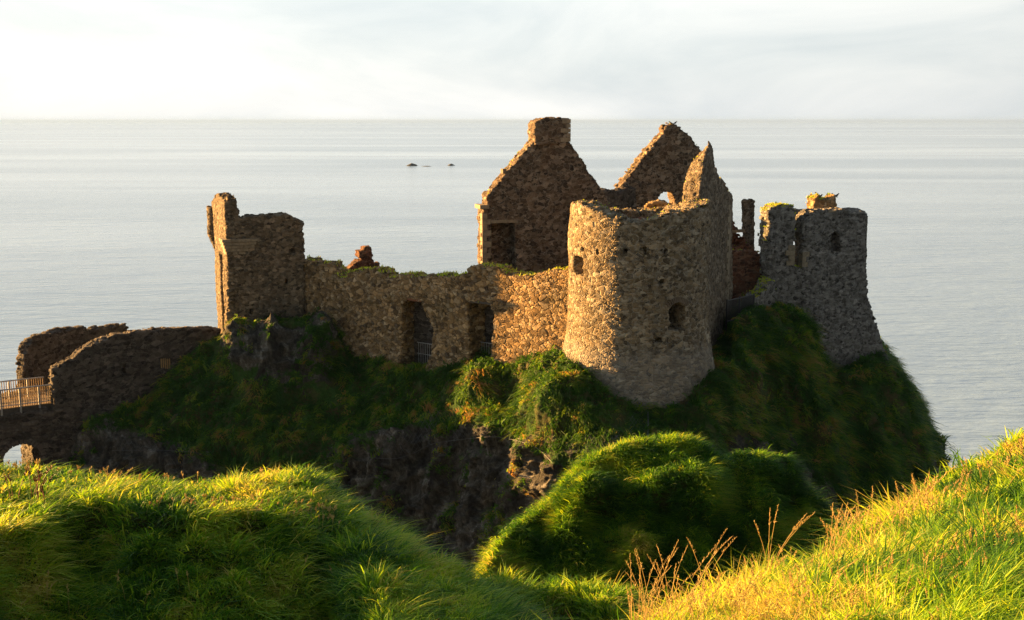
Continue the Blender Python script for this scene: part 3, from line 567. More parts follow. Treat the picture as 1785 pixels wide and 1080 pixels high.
# round tower
RT = thing('round_tower', 'round drum tower with pale flared base, lit golden on its left side', 'tower')
cY = 70.0; cX = P(1112, 540, cY)[0]
zt = P(1112, 372, 66.0)[2]; z_fl = P(1112, 590, 65.7)[2]; z_b = P(1112, 725, 64.3)[2]
r_top = 119.5/F*cY*1.02
def rf(v): 
    t = np.clip((z_fl+.7-v)/4.6, 0, 1.6); return r_top+.72*t**1.5+np.clip((zt-v)/14, 0, 1)*.12
def top_rt(deg):
    a = (deg+180) % 360-180
    pts = [(-180, -.75), (-150, -.7), (-120, -.45), (-95, -.15), (-80, .12), (-60, .1), (-40, -.25), (-28, -.5), (-18, -.75), (-8, -.8), (5, -.65), (16, -.35), (35, -.2), (55, -.05), (75, .15), (95, .1), (120, -.2), (150, -.6), (180, -.75)]
    return zt+.35+np.interp(a, [p[0] for p in pts], [p[1] for p in pts])
view_a = math.atan2(cX, cY)   # theta facing the camera is -view_a
def rt_uv(px, py):
    c = math.hypot(cX, cY); s = (px-1112)/121.0; a = math.asin(max(-.98, min(.98, s)))-view_a
    Y = cY-math.cos(a)*r_top; return a*r_top, P(px, py, Y)[2]
hs = []
for px, py, hw, hh, dep, arch in [(1009, 462, .6, .55, 1.2, 0), (1177, 550, .5, .82, 1.3, .3), (1202, 661, .36, .34, .17, .3), (1147, 592, .17, .12, .5, 0), (1088, 438, .12, .12, .5, 0), (1122, 436, .12, .14, .5, 0), (1157, 438, .12, .14, .5, 0), (1204, 437, .1, .12, .5, 0), (1151, 489, .16, .12, .5, 0), (1043, 438, .12, .14, .4, 0), (1017, 434, .11, .12, .4, 0)]:
    u_, v_ = rt_uv(px, py); hs.append((u_, v_, hw, hh, dep, arch))
o, r0 = round_struct('tower_wall', cX, cY, rf, top_rt, z_b-2.5, 1.35, M['round'], hs, parent=RT, key='round')
# brick arch over the tower window
u_, v_ = rt_uv(1177, 550); mb = MB()
for k in range(13):
    t = (k/12-.5)*2; uu = u_+t*.66; vv = v_+.82-.28*t*t*1.1+.16; a = uu/r_top; r = rf(np.array([vv]))[0]+.03
    c = np.array([cX+math.sin(a)*r, cY-math.cos(a)*r, vv]); tan = np.array([math.cos(a), math.sin(a), 0]); nrm = np.array([math.sin(a), -math.cos(a), 0]); ang = -t*.55
    upv = np.array([0, 0, 1])*math.cos(ang)-tan*math.sin(ang); tg = tan*math.cos(ang)+np.array([0, 0, 1])*math.sin(ang)
    mb.box(c, (tg, upv, nrm), (.04, .15, .06))
mb.build('window_arch', M['brown_block'], RT)
# cap stones and rubble inside the tower top
def rubble(name, cs, mat, parent, seed=0):
    rr = random.Random(seed); V = []; Q = []
    for c, s in cs:
        b = len(V); ang = rr.random()*3.1
        for i in (-1, 1):
            for j in (-1, 1):
                for k in (-1, 1):
                    x = np.array([i*s[0], j*s[1], k*s[2]])*(1+np.array([rr.uniform(-.22, .22) for _ in range(3)]))
                    V.append(np.array(c)+np.array([x[0]*math.cos(ang)-x[1]*math.sin(ang), x[0]*math.sin(ang)+x[1]*math.cos(ang), x[2]]))
        for f in ((0, 1, 3, 2), (4, 6, 7, 5), (0, 4, 5, 1), (2, 3, 7, 6), (0, 2, 6, 4), (1, 5, 7, 3)): Q.append([b+x for x in f])
    return link(name, mkmesh(name, np.array(V), Q, smooth=False), mat, parent)
# earth fill in the tower
X, Y = np.meshgrid(np.linspace(-1, 1, 40), np.linspace(-1, 1, 40), indexing='ij'); rr_ = np.sqrt(X*X+Y*Y); m_ = np.maximum(abs(X), abs(Y))/np.maximum(rr_, 1e-6)
ff = m_*(r_top-.9); FX = X*ff*1.0; FY = Y*ff; pz = np.stack([FX, FY, 0*FX], -1)
V = np.stack([cX+FX, cY+FY, zt-1.1+fbm(pz, .8, 4, 71)*.35+.3*np.clip(FY/4, -1, 1)], -1).reshape(-1, 3); i, j = np.meshgrid(np.arange(39), np.arange(39), indexing='ij'); i = i.ravel(); j = j.ravel()
me = mkmesh('rubble_fill', V, np.stack([i*40+j, (i+1)*40+j, (i+1)*40+j+1, i*40+j+1], 1)); attr(me, 'mc', V, 'FLOAT_VECTOR'); link('rubble_fill', me, M['red'], RT)

# curtain wall
FW = WallFrame((500, 520, 86.6), (992, 520, 69.9))
CW = thing('curtain_wall', 'long battered stone wall with two tall window openings, half sunlit, joining gatehouse and round tower', 'wall')
outl = [(520, 452), (545, 455), (556, 458), (563, 457), (572, 462), (582, 474), (592, 484), (604, 480), (612, 474), (630, 472), (650, 468), (662, 474), (672, 484), (684, 484), (690, 480), (712, 479), (722, 484), (745, 481), (765, 480), (790, 484), (812, 478), (815, 466), (845, 464), (862, 468), (880, 478), (915, 482), (945, 478), (955, 470), (992, 474), (1006, 474), (1006, 720), (520, 700)]
wall('wall', FW, outl, 1.6, M['curtain'], holes=[([(702, 530), (710, 522), (734, 524), (742, 545), (756, 575), (752, 615), (738, 670), (702, 670)], 0, 9), ([(815, 527), (850, 525), (862, 548), (859, 580), (855, 640), (820, 640)], 0, 1.2),
    ([(820, 537), (853, 537), (853, 630), (822, 630)], 1.1, 9)], parent=CW, key='curtain', seed=21, batter=lambda v: np.clip((FW.uv(760, 600)[1]-v)*.16, 0, 1.0)+np.where(v < FW.uv(760, 505)[1], .07, 0), stone=(.42, .28), jag=.12)
mb = MB()
for (x0, y0, x1, y1) in ((706, 519, 744, 526), (812, 524, 856, 528)):
    a = FW.uv(x0, y0); b = FW.uv(x1, y1); c = FW.pt(np.array((a[0]+b[0])/2), np.array((a[1]+b[1])/2), np.array(.45))
    mb = MB(); mb.box(c, ((*FW.d, 0), (*FW.n, 0), (0, 0, 1)), (abs(b[0]-a[0])/2, .5, .09)); mb.build('lintel', M['red'] if x0 < 800 else M['dark_wood'], CW); 
for (px, py) in ((728, 600), (840, 600)):     # iron grille across each opening
    mb = MB(); u, v = FW.uv(px, py)
    for k in range(9): mb.tube([FW.pt(np.array(u-.85+k*.21), np.array(v+z), np.array(1.0)) for z in (-1.6, -.1)], .02, 5)
    for z in (-.1, -.9): mb.tube([FW.pt(np.array(u+x), np.array(v+z), np.array(1.0)) for x in (-1, 1)], .03, 5)
    mb.build('grille', M['rail'], CW)
# inner wall seen through the openings, its dark stone colour stands in for interior shade
IW = WallFrame((640, 560, 82.5), (900, 560, 74.5))
wall('inner_wall', IW, [(640, 520), (900, 520), (900, 700), (640, 700)], .6, M['bridge'], cell=.12, seed=77, parent=CW)

# gatehouse
GT = thing('gatehouse_tower', 'tall ruined gatehouse tower with corbelled turret stumps, gold strip of sun down its left edge', 'tower')
GY = 83.0
gA = P(397, 480, GY)
th_ = R_(21.5); gd = np.array([math.cos(th_), math.sin(th_)])
class Fr2(WallFrame):
    def __init__(s, A, d): s.A = np.array(A[:2]); s.d = np.array(d)/np.linalg.norm(d); s.n = np.array([-s.d[1], s.d[0]])
GF = Fr2(gA, gd)
wall('front_wall', GF, [(397, 344), (401, 343), (404, 350), (410, 352), (413, 360), (417, 366), (418, 381), (432, 377), (455, 376), (480, 374), (503, 373), (513, 380), (531, 388), (528, 402), (531, 420), (527, 428), (533, 446), (531, 470), (531, 700), (397, 700)], 1.5, M['gate'],
     holes=[([(497, 486), (503, 486), (503, 494), (497, 494)], 0, .6), ([(484, 545), (490, 545), (490, 552), (484, 552)], 0, .5), ([(437, 540), (442, 540), (442, 546), (437, 546)], 0, .5), ([(506, 433), (514, 433), (514, 441), (506, 441)], 0, .5), ([(420, 580), (425, 580), (425, 585), (420, 585)], 0, .5)],
     parent=GT, key='gate', seed=31, cell=.075)
# left flank: wall running away from the corner (its lit face looks left)
la = 0.0
Lw = 7.6
sd = np.array([-math.sin(th_), math.cos(th_)]); far = gA[:2]+sd*Lw
# frame running from the far end towards the corner, thickness to the right
LF = Fr2((far[0], far[1]), -sd)
def lfp(u, z): return (u, z)
def wall_uv(name, fr, poly, th, mat, **k):
    class W: pass
    f2 = Fr2(fr.A, fr.d); f2.uv = lambda px, py: (px, py)
    return wall(name, f2, poly, th, mat, **k)
zT = lambda py, Y: P(390, py, Y)[2]
yf = float(far[1])
wall_uv('flank_wall', LF, [(0, 18), (0, zT(352, yf)), (.8, zT(345, yf)), (2.4, zT(340, yf-2)), (3.0, zT(338, 87)), (4.6, zT(339, 85.5)), (4.8, zT(344, 85)), (6.0, zT(341, 84)), (6.6, zT(346, GY)), (Lw-.02, zT(350, GY)), (Lw-.02, 12), (0, 12)], .9, M['gate'],
     jag=.16, holes=[([(Lw-4.2, 10), (Lw-4.2, zT(448, 84)), (Lw-2.6, zT(448, 84)), (Lw-2.6, 10)], 0, .55)], parent=GT, key='gate', seed=33, cell=.08)
# corbelled bartizan stump on the far left corner
bc = np.array([far[0]+.15, far[1]+.1, P(368, 385, float(far[1]))[2]])
round_struct('bartizan', float(bc[0]), float(bc[1]), lambda v: np.where(v > bc[2]-.9, .62, np.clip(.62-(bc[2]-.9-v)*.33, .12, .62)), lambda d: zT(360, yf)+0*d, bc[2]-2.3, .3, M['gate'], cell=.08, parent=GT, seed=36, jag=.06)
# pale corbel courses under the parapet at the near corner
for r in range(5):
    mb = MB(); z0 = P(397, 442-r*5.6, GY-.2)[2]; outw = .06+r*.075; nx = 7+r; x = -outw
    rr = random.Random(r); L_ = 1.3+r*.22
    while x < L_:
        wd = rr.uniform(.3, .55); c = GF.pt(np.array(x+wd/2), np.array(z0), np.array(.2-outw/2)); mb.box(c, ((*GF.d, 0), (*GF.n, 0), (0, 0, 1)), (wd/2-.012, .2+outw/2, .1)); x += wd
    y = .42
    while y < 1.2:
        wd = rr.uniform(.3, .5); c = GF.pt(np.array(.2-outw/2), np.array(z0), np.array(y+wd/2)); mb.box(c, ((*GF.d, 0), (*GF.n, 0), (0, 0, 1)), (.2+outw/2, wd/2-.012, .1)); y += wd
    mb.build('corbel_course', M['dressed'], GT)
# ruined right turret edge
# entrance walls
EW = thing('entrance_wall', 'dark stone passage wall rising from the footbridge to the gatehouse, with a small barred window', 'wall')
EF = WallFrame((96, 650, 77.5), (382, 600, 84.5))
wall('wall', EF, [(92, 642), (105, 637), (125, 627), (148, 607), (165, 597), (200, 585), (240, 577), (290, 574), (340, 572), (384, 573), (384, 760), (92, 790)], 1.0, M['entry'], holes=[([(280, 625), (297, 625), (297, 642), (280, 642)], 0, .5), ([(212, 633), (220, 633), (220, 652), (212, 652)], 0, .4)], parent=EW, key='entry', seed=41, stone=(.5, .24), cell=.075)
mb = MB()
for k in range(5):
    u, _ = EF.uv(281.5+k*3.6, 632); v0 = EF.uv(288, 643)[1]; v1 = EF.uv(288, 624)[1]; mb.tube([EF.pt(np.array(u), np.array(v0), np.array(.04)), EF.pt(np.array(u), np.array(v1), np.array(.04))], .05, 4)
mb.build('window_bars', M['wood'], EW)
RW = thing('ruined_rear_wall', 'dark broken passage wall behind the entrance wall, its left end catching the sun', 'wall')
RF = WallFrame((42, 620, 84.5), (228, 590, 93))
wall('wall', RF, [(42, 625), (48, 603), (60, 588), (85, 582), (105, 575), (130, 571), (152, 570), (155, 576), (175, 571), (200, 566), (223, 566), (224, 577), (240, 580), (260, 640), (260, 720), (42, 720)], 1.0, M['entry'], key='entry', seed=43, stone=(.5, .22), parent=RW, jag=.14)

# stone arch bridge under the footbridge
AB = thing('stone_arch_bridge', 'old dark stone bridge with a low round arch under the wooden footbridge', 'bridge')
BF = WallFrame((-200, 740, 71.5), (185, 740, 79.3))
zc = BF.uv(38, 783)
cu, cv = zc[0], zc[1]; ar = 1.2
def bridge():
    f2 = Fr2(BF.A, BF.d); f2.uv = lambda px, py: BF.uv(px, py) if not (isinstance(px, str)) else py
    arch = [('a', (cu+ar*math.cos(t), cv-.65+ar*.8*math.sin(t))) for t in np.linspace(0, math.pi, 14)]+[('a', (cu-ar, cv-9)), ('a', (cu+ar, cv-9))]
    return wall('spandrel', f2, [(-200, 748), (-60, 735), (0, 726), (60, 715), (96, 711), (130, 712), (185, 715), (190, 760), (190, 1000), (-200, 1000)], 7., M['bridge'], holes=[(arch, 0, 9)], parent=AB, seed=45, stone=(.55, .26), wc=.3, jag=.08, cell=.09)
bridge()
mb = MB()
for k in range(17):
    t = math.pi*(k+.5)/17; c = BF.pt(np.array(cu+(ar+.2)*math.cos(t)), np.array(cv-.65+(ar*.8+.2)*math.sin(t)), np.array(.06))
    rd = np.array([BF.d[0]*math.cos(t), BF.d[1]*math.cos(t), math.sin(t)]); tg = np.array([-BF.d[0]*math.sin(t), -BF.d[1]*math.sin(t), math.cos(t)])
    mb.box(c, (rd, tg, (*BF.n, 0)), (.19, .115, .12))
mb.build('arch_ring', M['bridge'], AB); 
me_ = AB.children[-1].data; attr(me_, 'mc', np.array([v.co for v in me_.vertices]), 'FLOAT_VECTOR')

# wooden footbridge
FB = thing('footbridge', 'narrow wooden footbridge with picket railings leading to the entrance wall', 'footbridge')
A0 = P(-140, 741, 72.6); A1 = P(98, 711, 77.9)     # lower front edge of the deck beam
dv = A1-A0; Lb = np.linalg.norm(dv); dv /= Lb; nv_ = np.array([-dv[1], dv[0], 0]); nv_ /= np.linalg.norm(nv_); upz = np.array([0, 0, 1.])
wB = 2.6
mb = MB(); mb.box((A0+A1)/2+upz*.2, (dv, nv_, upz), (Lb/2, .09, .2)); mb.box((A0+A1)/2+upz*.2+nv_*wB, (dv, nv_, upz), (Lb/2, .09, .2)); mb.build('beam', M['dark_wood'], FB)
mb = MB(); k = 0.
while k < Lb: mb.box(A0+dv*(k+.07)+upz*.43+nv_*wB/2, (dv, nv_, upz), (.065, wB/2+.1, .025)); k += .145
mb.build('deck', M['wood'], FB)
def railing(off, name='railing'):
    rl = MB(); H = 1.75; k = .1
    base = A0+nv_*off
    rl.tube([base+upz*H, base+dv*Lb+upz*H], .05, 6); rl.tube([base+upz*.62, base+dv*Lb+upz*.62], .035, 6)
    ro = rl.build(name, M['rail'], FB)
    pk = MB()
    while k < Lb: pk.box(base+dv*k+upz*((H+.42)/2), (dv, nv_, upz), (.026, .012, (H-.42)/2-.03)); k += .155
    pk.build('pickets', M['wood'], ro)
    ps = MB(); k = .05
    while k < Lb+.1: ps = MB(); ps.box(base+dv*k+upz*.82-nv_*.06, (dv, nv_, upz), (.06, .05, .93)); k += 1.25; ps.build('post', M['rail'], ro)
railing(-.1); railing(wB+.1)

# main gable
MG = thing('chimney_gable', 'tall brown stone gable end topped by a square chimney stack', 'gable wall')
MF = WallFrame((838, 420, 84.0), (1090, 420, 87.5))
wall('gable_wall', MF, [(841, 364), (850, 358), (848, 343), (866, 322), (884, 300), (905, 274), (930, 246), (932, 242), (990, 242), (1000, 255), (1022, 290), (1026, 300), (1040, 313), (1060, 350), (1075, 362), (1095, 372), (1110, 400), (1110, 560), (841, 560)], 1.3, M['gable'],
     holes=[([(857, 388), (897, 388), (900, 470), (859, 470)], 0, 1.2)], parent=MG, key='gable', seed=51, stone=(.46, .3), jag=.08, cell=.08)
CH = wall('chimney', MF, [(931, 252), (932, 238), (929, 233), (931, 222), (932, 212), (945, 206), (970, 204), (992, 206), (991, 222), (988, 236), (993, 238), (988, 250)], 1.7, M['gable'], parent=MG, seed=53, stone=(.45, .28), jag=.035, cell=.08)
CH.location = tuple(-np.array([*MF.n, 0])*.22)
def quoins(fr, px, y0, y1, parent, mat, hgt=.42, side=1, wl=(.62, .38), name='quoin'):
    u, v1 = fr.uv(px, y0); _, v0 = fr.uv(px, y1); n = int((v1-v0)/hgt); mb = MB(); rr = random.Random(int(px))
    for k in range(n):
        w_ = wl[k % 2]*rr.uniform(.85, 1.15); c = fr.pt(np.array(u+side*w_/2-side*.04), np.array(v0+(k+.5)*hgt), np.array(.25)); mb.box(c, ((*fr.d, 0), (*fr.n, 0), (0, 0, 1)), (w_/2, .3, hgt/2-.015))
    return mb.build(name, mat, parent)
quoins(MF, 841, 362, 470, MG, M['dressed'])
quoins(MF, 992, 206, 247, MG, M['dressed'], .34, -1, (.7, .3), 'chimney_quoin').location = tuple(-np.array([*MF.n, 0])*.22)
def lbox(fr, x0, y0, x1, y1, w0, w1, name, mat, parent):
    a = fr.uv(x0, y0); b = fr.uv(x1, y1); c = fr.pt(np.array((a[0]+b[0])/2), np.array((a[1]+b[1])/2), np.array((w0+w1)/2)); mb = MB(); mb.box(c, ((*fr.d, 0), (*fr.n, 0), (0, 0, 1)), (abs(b[0]-a[0])/2, (w1-w0)/2, abs(a[1]-b[1])/2)); return mb.build(name, mat, parent)
lbox(MF, 856, 383.5, 898, 387.5, -.06, .6, 'lintel', M['dressed'], MG)
lbox(MF, 836, 357, 852, 363.5, -.12, 1.3, 'skew_stone', M['dressed'], MG); lbox(MF, 876, 294, 882, 302, -.1, .5, 'skew_stone', M['brown_block'], MG)


# far gable with the broken window
FG = thing('far_gable', 'grey-brown gable with a ragged hole showing the sea, gold light along its left slope', 'gable wall')
GG = WallFrame((1060, 300, 94.0), (1250, 300, 97.5))
wall('gable_wall', GG, [(1078, 352), (1080, 327), (1098, 305), (1120, 275), (1145, 245), (1158, 232), (1161, 220), (1172, 216), (1184, 218), (1186, 226), (1200, 236), (1218, 256), (1240, 285), (1270, 330), (1275, 470), (1060, 470)], 1.2, M['gable'],
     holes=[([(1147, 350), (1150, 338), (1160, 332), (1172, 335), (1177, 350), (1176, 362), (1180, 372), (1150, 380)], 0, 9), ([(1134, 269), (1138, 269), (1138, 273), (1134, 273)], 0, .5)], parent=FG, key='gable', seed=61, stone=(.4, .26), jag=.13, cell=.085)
LW2 = thing('inner_cross_wall', 'low dark wall top between the chimney gable and the far gable', 'wall')
wall('wall', WallFrame((1058, 340, 91), (1112, 340, 95)), [(1040, 335), (1058, 330), (1080, 332), (1096, 326), (1115, 330), (1115, 430), (1040, 430)], .8, M['bridge'], parent=LW2, seed=63, cell=.1)
BW = thing('broken_wall_stub', 'small sunlit broken wall stub behind the rim of the round tower', 'wall')
wall('wall', WallFrame((1120, 360, 76.5), (1195, 360, 77.2)), [(1128, 357), (1140, 351), (1160, 350), (1172, 356), (1176, 362), (1190, 366), (1190, 420), (1128, 420)], .8, M['curtain'], parent=BW, seed=65, cell=.08)

# near right gable seen almost edge on
NG = thing('edge_on_gable', 'narrow pointed gable end seen almost edge-on behind the round tower, sunlit up its left slope', 'gable wall')
NA = P(1222, 450, 71.6); NB = P(1275, 450, 81.5)
NF = Fr2(NA, (NB-NA)[:2])
def nuv(px, py): return NF.uv(px, py)
wall('gable_wall', NF, [(1216, 380), (1219, 345), (1225, 300), (1231, 262), (1237, 245), (1243, 256), (1246, 285), (1254, 302), (1262, 315), (1261, 322), (1270, 330), (1277, 338), (1275, 700), (1212, 700)], 1.25, M['grey_gable'], parent=NG, key='gable', seed=67, cell=.085, topdrop=1.3, batter=lambda v: np.clip((NF.uv(1270, 590)[1]-v)*.22, 0, 1.0), stone=(.36, .26), jag=.13)
quoins(NF, 1274.5, 345, 600, NG, M['dressed'], .42, -1, (1.1, .6))

# ruins between gable and corner tower
RU = thing('red_ruin_wall', 'shadowed red-brown range wall sloping down behind the edge-on gable', 'wall')
UF = WallFrame((1262, 450, 90), (1345, 450, 93))
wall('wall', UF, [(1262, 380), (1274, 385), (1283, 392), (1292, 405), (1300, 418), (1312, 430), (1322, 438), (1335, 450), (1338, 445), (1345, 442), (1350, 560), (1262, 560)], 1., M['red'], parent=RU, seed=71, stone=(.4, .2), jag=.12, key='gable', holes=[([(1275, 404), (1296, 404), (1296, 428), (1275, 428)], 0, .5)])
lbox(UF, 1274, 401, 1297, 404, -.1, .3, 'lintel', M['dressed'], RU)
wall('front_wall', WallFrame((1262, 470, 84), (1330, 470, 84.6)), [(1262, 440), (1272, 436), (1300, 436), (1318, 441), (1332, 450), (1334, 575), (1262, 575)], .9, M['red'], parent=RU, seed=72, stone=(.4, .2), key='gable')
CS = thing('freestanding_chimney', 'slender standing chimney pillar rising behind the red ruin wall', 'chimney')
wall('stack', WallFrame((1297, 400, 95), (1318, 400, 95.6)), [(1298.5, 356), (1297.5, 353), (1301, 347), (1313, 346), (1317, 350), (1316, 358), (1315.5, 470), (1300, 470)], .45, M['gable'], parent=CS, seed=73, jag=.04, cell=.07)
# corner tower
CT = thing('corner_tower', 'ruined grey corner tower with flared base and cleft at the right end', 'tower')
TF = WallFrame((1340, 500, 83.5), (1510, 500, 85.5))
zfl = TF.uv(1480, 560)[1]
round_r = 155/2/F*86
wall('front_wall', TF, [(1400, 385), (1404, 376), (1415, 369), (1430, 366), (1455, 366), (1470, 364), (1488, 370), (1498, 372), (1500, 367), (1509, 368), (1510, 430), (1511, 480), (1515, 520), (1523, 560), (1533, 600), (1541, 640), (1545, 700), (1400, 700), (1398, 475), (1402, 465), (1399, 440), (1401, 425), (1399, 405)], 1.5, M['corner'],
     holes=[([(1449, 440), (1449, 410), (1452, 405), (1462, 405), (1466, 410), (1466, 440)], 0, .9)], parent=CT, seed=81, key='corner', cell=.075, batter=lambda v: np.clip((zfl+1.5-v)*.17, 0, 1.4), jag=.12, stone=(.33, .24))
wall('left_pier', TF, [(1341, 368), (1350, 359), (1370, 357), (1385, 360), (1387, 375), (1386, 400), (1385, 430), (1384, 462), (1400, 466), (1405, 470), (1405, 720), (1318, 720), (1320, 590), (1334, 520), (1338, 480), (1339, 420)], 1.5, M['corner'],
     parent=CT, seed=83, key='mosstop', cell=.075, batter=lambda v: np.clip((zfl-v)*.12, 0, .8)-.06, jag=.12)
wall('back_wall', WallFrame((1345, 420, 90.0), (1500, 420, 91.5)), [(1352, 362), (1380, 364), (1405, 367), (1440, 372), (1500, 372), (1500, 520), (1352, 520)], 1.0, M['corner'], parent=CT, seed=85, cell=.1, holes=[([(1384, 412), (1387, 404), (1396, 402), (1404, 410), (1404, 440), (1384, 440)], 0, 9)])
# right side wall going away from the front right corner, flared
e0 = TF.uv(1510, 450); c0 = TF.pt(np.array(e0[0]), np.array(0.), np.array(0.))
sdv = np.array([.12, 1.]); sdv /= np.linalg.norm(sdv)
SF = Fr2(c0[:2]+sdv*.05, sdv)
zr = lambda py: P(1510, py, 85.5)[2]
f_ = Fr2(SF.A, SF.d); f_.uv = lambda a, b: (a, b)
# thickness goes left (into the tower), batter outwards to the right
class Fr3(Fr2):
    pass
f_.n = -np.array([-f_.d[1], f_.d[0]])*-1
wall('side_wall', f_, [(0, 12), (0, zr(372)), (2, zr(371)), (5, zr(372)), (6.4, zr(378)), (6.6, zr(430)), (7.5, zr(520)), (9.0, 12)], 1.2, M['corner'], parent=CT, seed=87, cell=.09, batter=lambda v: np.clip((zfl+1.8-v)*.32, 0, 2.2)**1.0)
lbox(TF, 1444, 366.5, 1457, 369.5, -.05, .6, 'coping_stone', M['dressed'], CT)
quoins(TF, 1385, 420, 462, CT, M['dressed'], .38, -1, (.7, .5)); quoins(TF, 1400, 433, 465, CT, M['dressed'], .38, 1, (.5, .3))
TS = wall('turret_stump', WallFrame((1418, 360, 87), (1462, 360, 87.4)), [(1419, 345), (1423, 344), (1426, 340), (1430, 346), (1442, 347), (1452, 343), (1456, 339), (1459, 345), (1458, 385), (1417, 385)], 1.3, M['curtain'], parent=CT, seed=89, cell=.07, key='mosstop', jag=.06)
BU = thing('buttress', 'broken stone buttress sloping down left of the corner tower, its crest glowing orange', 'buttress')
wall('buttress_wall', WallFrame((1312, 560, 80.6), (1345, 560, 82.6)), [(1313, 524), (1320, 516), (1330, 510), (1338, 498), (1342, 490), (1352, 488), (1352, 640), (1313, 640)], 1.0, M['corner'], parent=BU, seed=91, key='mosstop', cell=.075)
# black railing
RG = thing('black_railing', 'short black iron railing panel between the edge-on gable and the corner tower', 'railing')
p0 = P(1266, 563, 76.5); p1 = P(1313, 551, 79.5); d_ = (p1-p0)
hgt = 1.55
mb = MB()
for t in (0, .46, 1): mb = MB(); mb.tube([p0+d_*t-upz*.5, p0+d_*t+upz*(hgt+.1)], .06, 6); mb.build('post', M['iron'], RG)
mb = MB()
for z in (.12, hgt): mb.tube([p0+upz*z, p1+upz*z], .045, 6)
mb.build('rails', M['iron'], RG)
mb = MB()
for k in range(46): q = p0+d_*(k/45.); mb.tube([q+upz*.12, q+upz*hgt], .018, 4)
mb.build('mesh_panel', M['iron'], RG)
# ruin stump behind the curtain wall
ST = thing('stone_stump', 'small stepped stump of dark red masonry above the curtain wall', 'ruin')
wall('masonry', WallFrame((604, 460, 87), (665, 460, 88)), [(605, 480), (606, 470), (614, 463), (622, 455), (631, 453), (625, 448), (625, 437), (632, 436), (636, 430), (648, 430), (650, 442), (650, 452), (655, 460), (663, 458), (663, 466), (660, 475), (662, 520), (605, 520)], 1.2, M['red'], parent=ST, seed=93, stone=(.42, .2), jag=.06, cell=.07)

# islets
for i, (x, y, s) in enumerate(((718, 288.5, 1.), (787, 288, .8), (745, 289.5, .35))):
    d = ray(x, y); t = -CAMZ/d[2]; c = np.array([d[0]*t, d[1]*t, 0]); n = 24; th = np.linspace(0, 2*math.pi, n, endpoint=False)
    V = []; Q = []; s = s*.6; H = 4.2*s if i < 2 else .9; Rr = 6.0*s if i < 2 else 6
    for k in range(9):
        f = k/8; r = Rr*(1-f**1.6)*(1 if k < 8 else .02)
        for a in th: p = np.array([math.cos(a)*r*1.3, math.sin(a)*r, H*f-.5]); V.append(c+p)
    for k in range(8):
        for q in range(n): Q.append([k*n+q, k*n+(q+1) % n, (k+1)*n+(q+1) % n, (k+1)*n+q])
    V = np.array(V); V += (fbm(V, .25, 4, 95+i)[:, None])*1.3*s*np.array([1, 1, .8]); me = mkmesh('sea_rock', V, Q); attr(me, 'rock', np.ones(len(V)))
    o = link('sea_rock', me, M['terrain']); tag(o, ['dark rounded sea rock out on the water, left of the pair', 'dark rounded sea rock out on the water, right of the pair', 'lowest sliver of reef between the two far sea rocks'][i], 'sea rock', 'rocks out at sea')
# shore rocks at the foot of the headland
rr = random.Random(5)
for i, (x, y, s) in enumerate(((1655, 838, 2.2), (1668, 836, 1.6), (1680, 832, 1.8), (1692, 829, 1.3), (1702, 826, 1.), (1648, 826, 1.6))):
    d = ray(x, y); t = -CAMZ/d[2]; c = np.array([d[0]*t, d[1]*t, 0]); V = []; Q = []; n = 18
    for k in range(8):
        f = k/7; r = s*math.cos(f*1.5)
        for q in range(n): a = 2*math.pi*q/n; V.append(c+np.array([math.cos(a)*r*1.2, math.sin(a)*r, s*.55*math.sin(f*1.57)-.3]))
    for k in range(7):
        for q in range(n): Q.append([k*n+q, k*n+(q+1) % n, (k+1)*n+(q+1) % n, (k+1)*n+q])
    V = np.array(V); V += fbm(V, .9, 4, 101+i)[:, None]*.5*s*.5; me = mkmesh('shore_rock', V, Q); attr(me, 'rock', np.ones(len(V)))
    pos_ = ['nearest', 'second', 'third', 'fourth', 'outermost low', 'tallest'][i]
    tag(link('shore_rock', me, M['terrain']), f'{pos_} dark wet rock at the waterline beyond the right grass slope', 'rock', 'shore rocks')
# netting on the cliff
def cable(pts, name, parent, r=.012):
    W = []
    for a in range(len(pts)-1):
        for t in np.linspace(0, 1, 8, endpoint=False):
            q = hit(rockT, pts[a][0]*(1-t)+pts[a+1][0]*t, pts[a][1]*(1-t)+pts[a+1][1]*t, .25)
            if q is not None: W.append(q)
    W = np.array(W); 
    for _ in range(4): W[1:-1] = (W[:-2]+W[1:-1]*2+W[2:])/4
    mb = MB(); mb.tube(list(W), r, 5); mb.build(name, M['wire'], parent, True)
def netting(poly, parent, step=.26, name='wire_mesh'):
    xs = [p[0] for p in poly]; ys = [p[1] for p in poly]; mb = MB(); sp_ = step*F/66
    for fam in (1, -1):
        c = min(xs)-(max(ys)-min(ys))
        while c < max(xs)+(max(ys)-min(ys)):
            seg = []
            for yy in np.arange(min(ys), max(ys), 4.):
                xx = c+(yy-min(ys))*.6*fam+(0 if fam > 0 else (max(ys)-min(ys))*.6)
                ok = bool(pip(poly, np.array(xx), np.array(yy))); q = hit(rockT, xx, yy, .22) if ok else None
                if q is not None: seg.append(q)
                else:
                    if len(seg) > 2: mb.tube(seg, .006, 3)
                    seg = []
            if len(seg) > 2: mb.tube(seg, .006, 3)
            c += sp_
    if mb.V: mb.build(name, M['wire'], parent)
NT = thing('cliff_netting', 'grey rockfall netting and cable hung across the cliff under the curtain wall', 'netting')
cable([(640, 797), (690, 800), (720, 790), (755, 772), (800, 766), (860, 760), (905, 768), (940, 782), (968, 812)], 'cable', NT)
netting([(645, 790), (700, 765), (740, 720), (765, 705), (775, 735), (755, 770), (720, 788), (690, 797)], NT)
netting([(780, 740), (820, 735), (860, 750), (860, 758), (790, 765)], NT)
netting([(985, 760), (1040, 755), (1092, 745), (1092, 790), (985, 790)], NT)
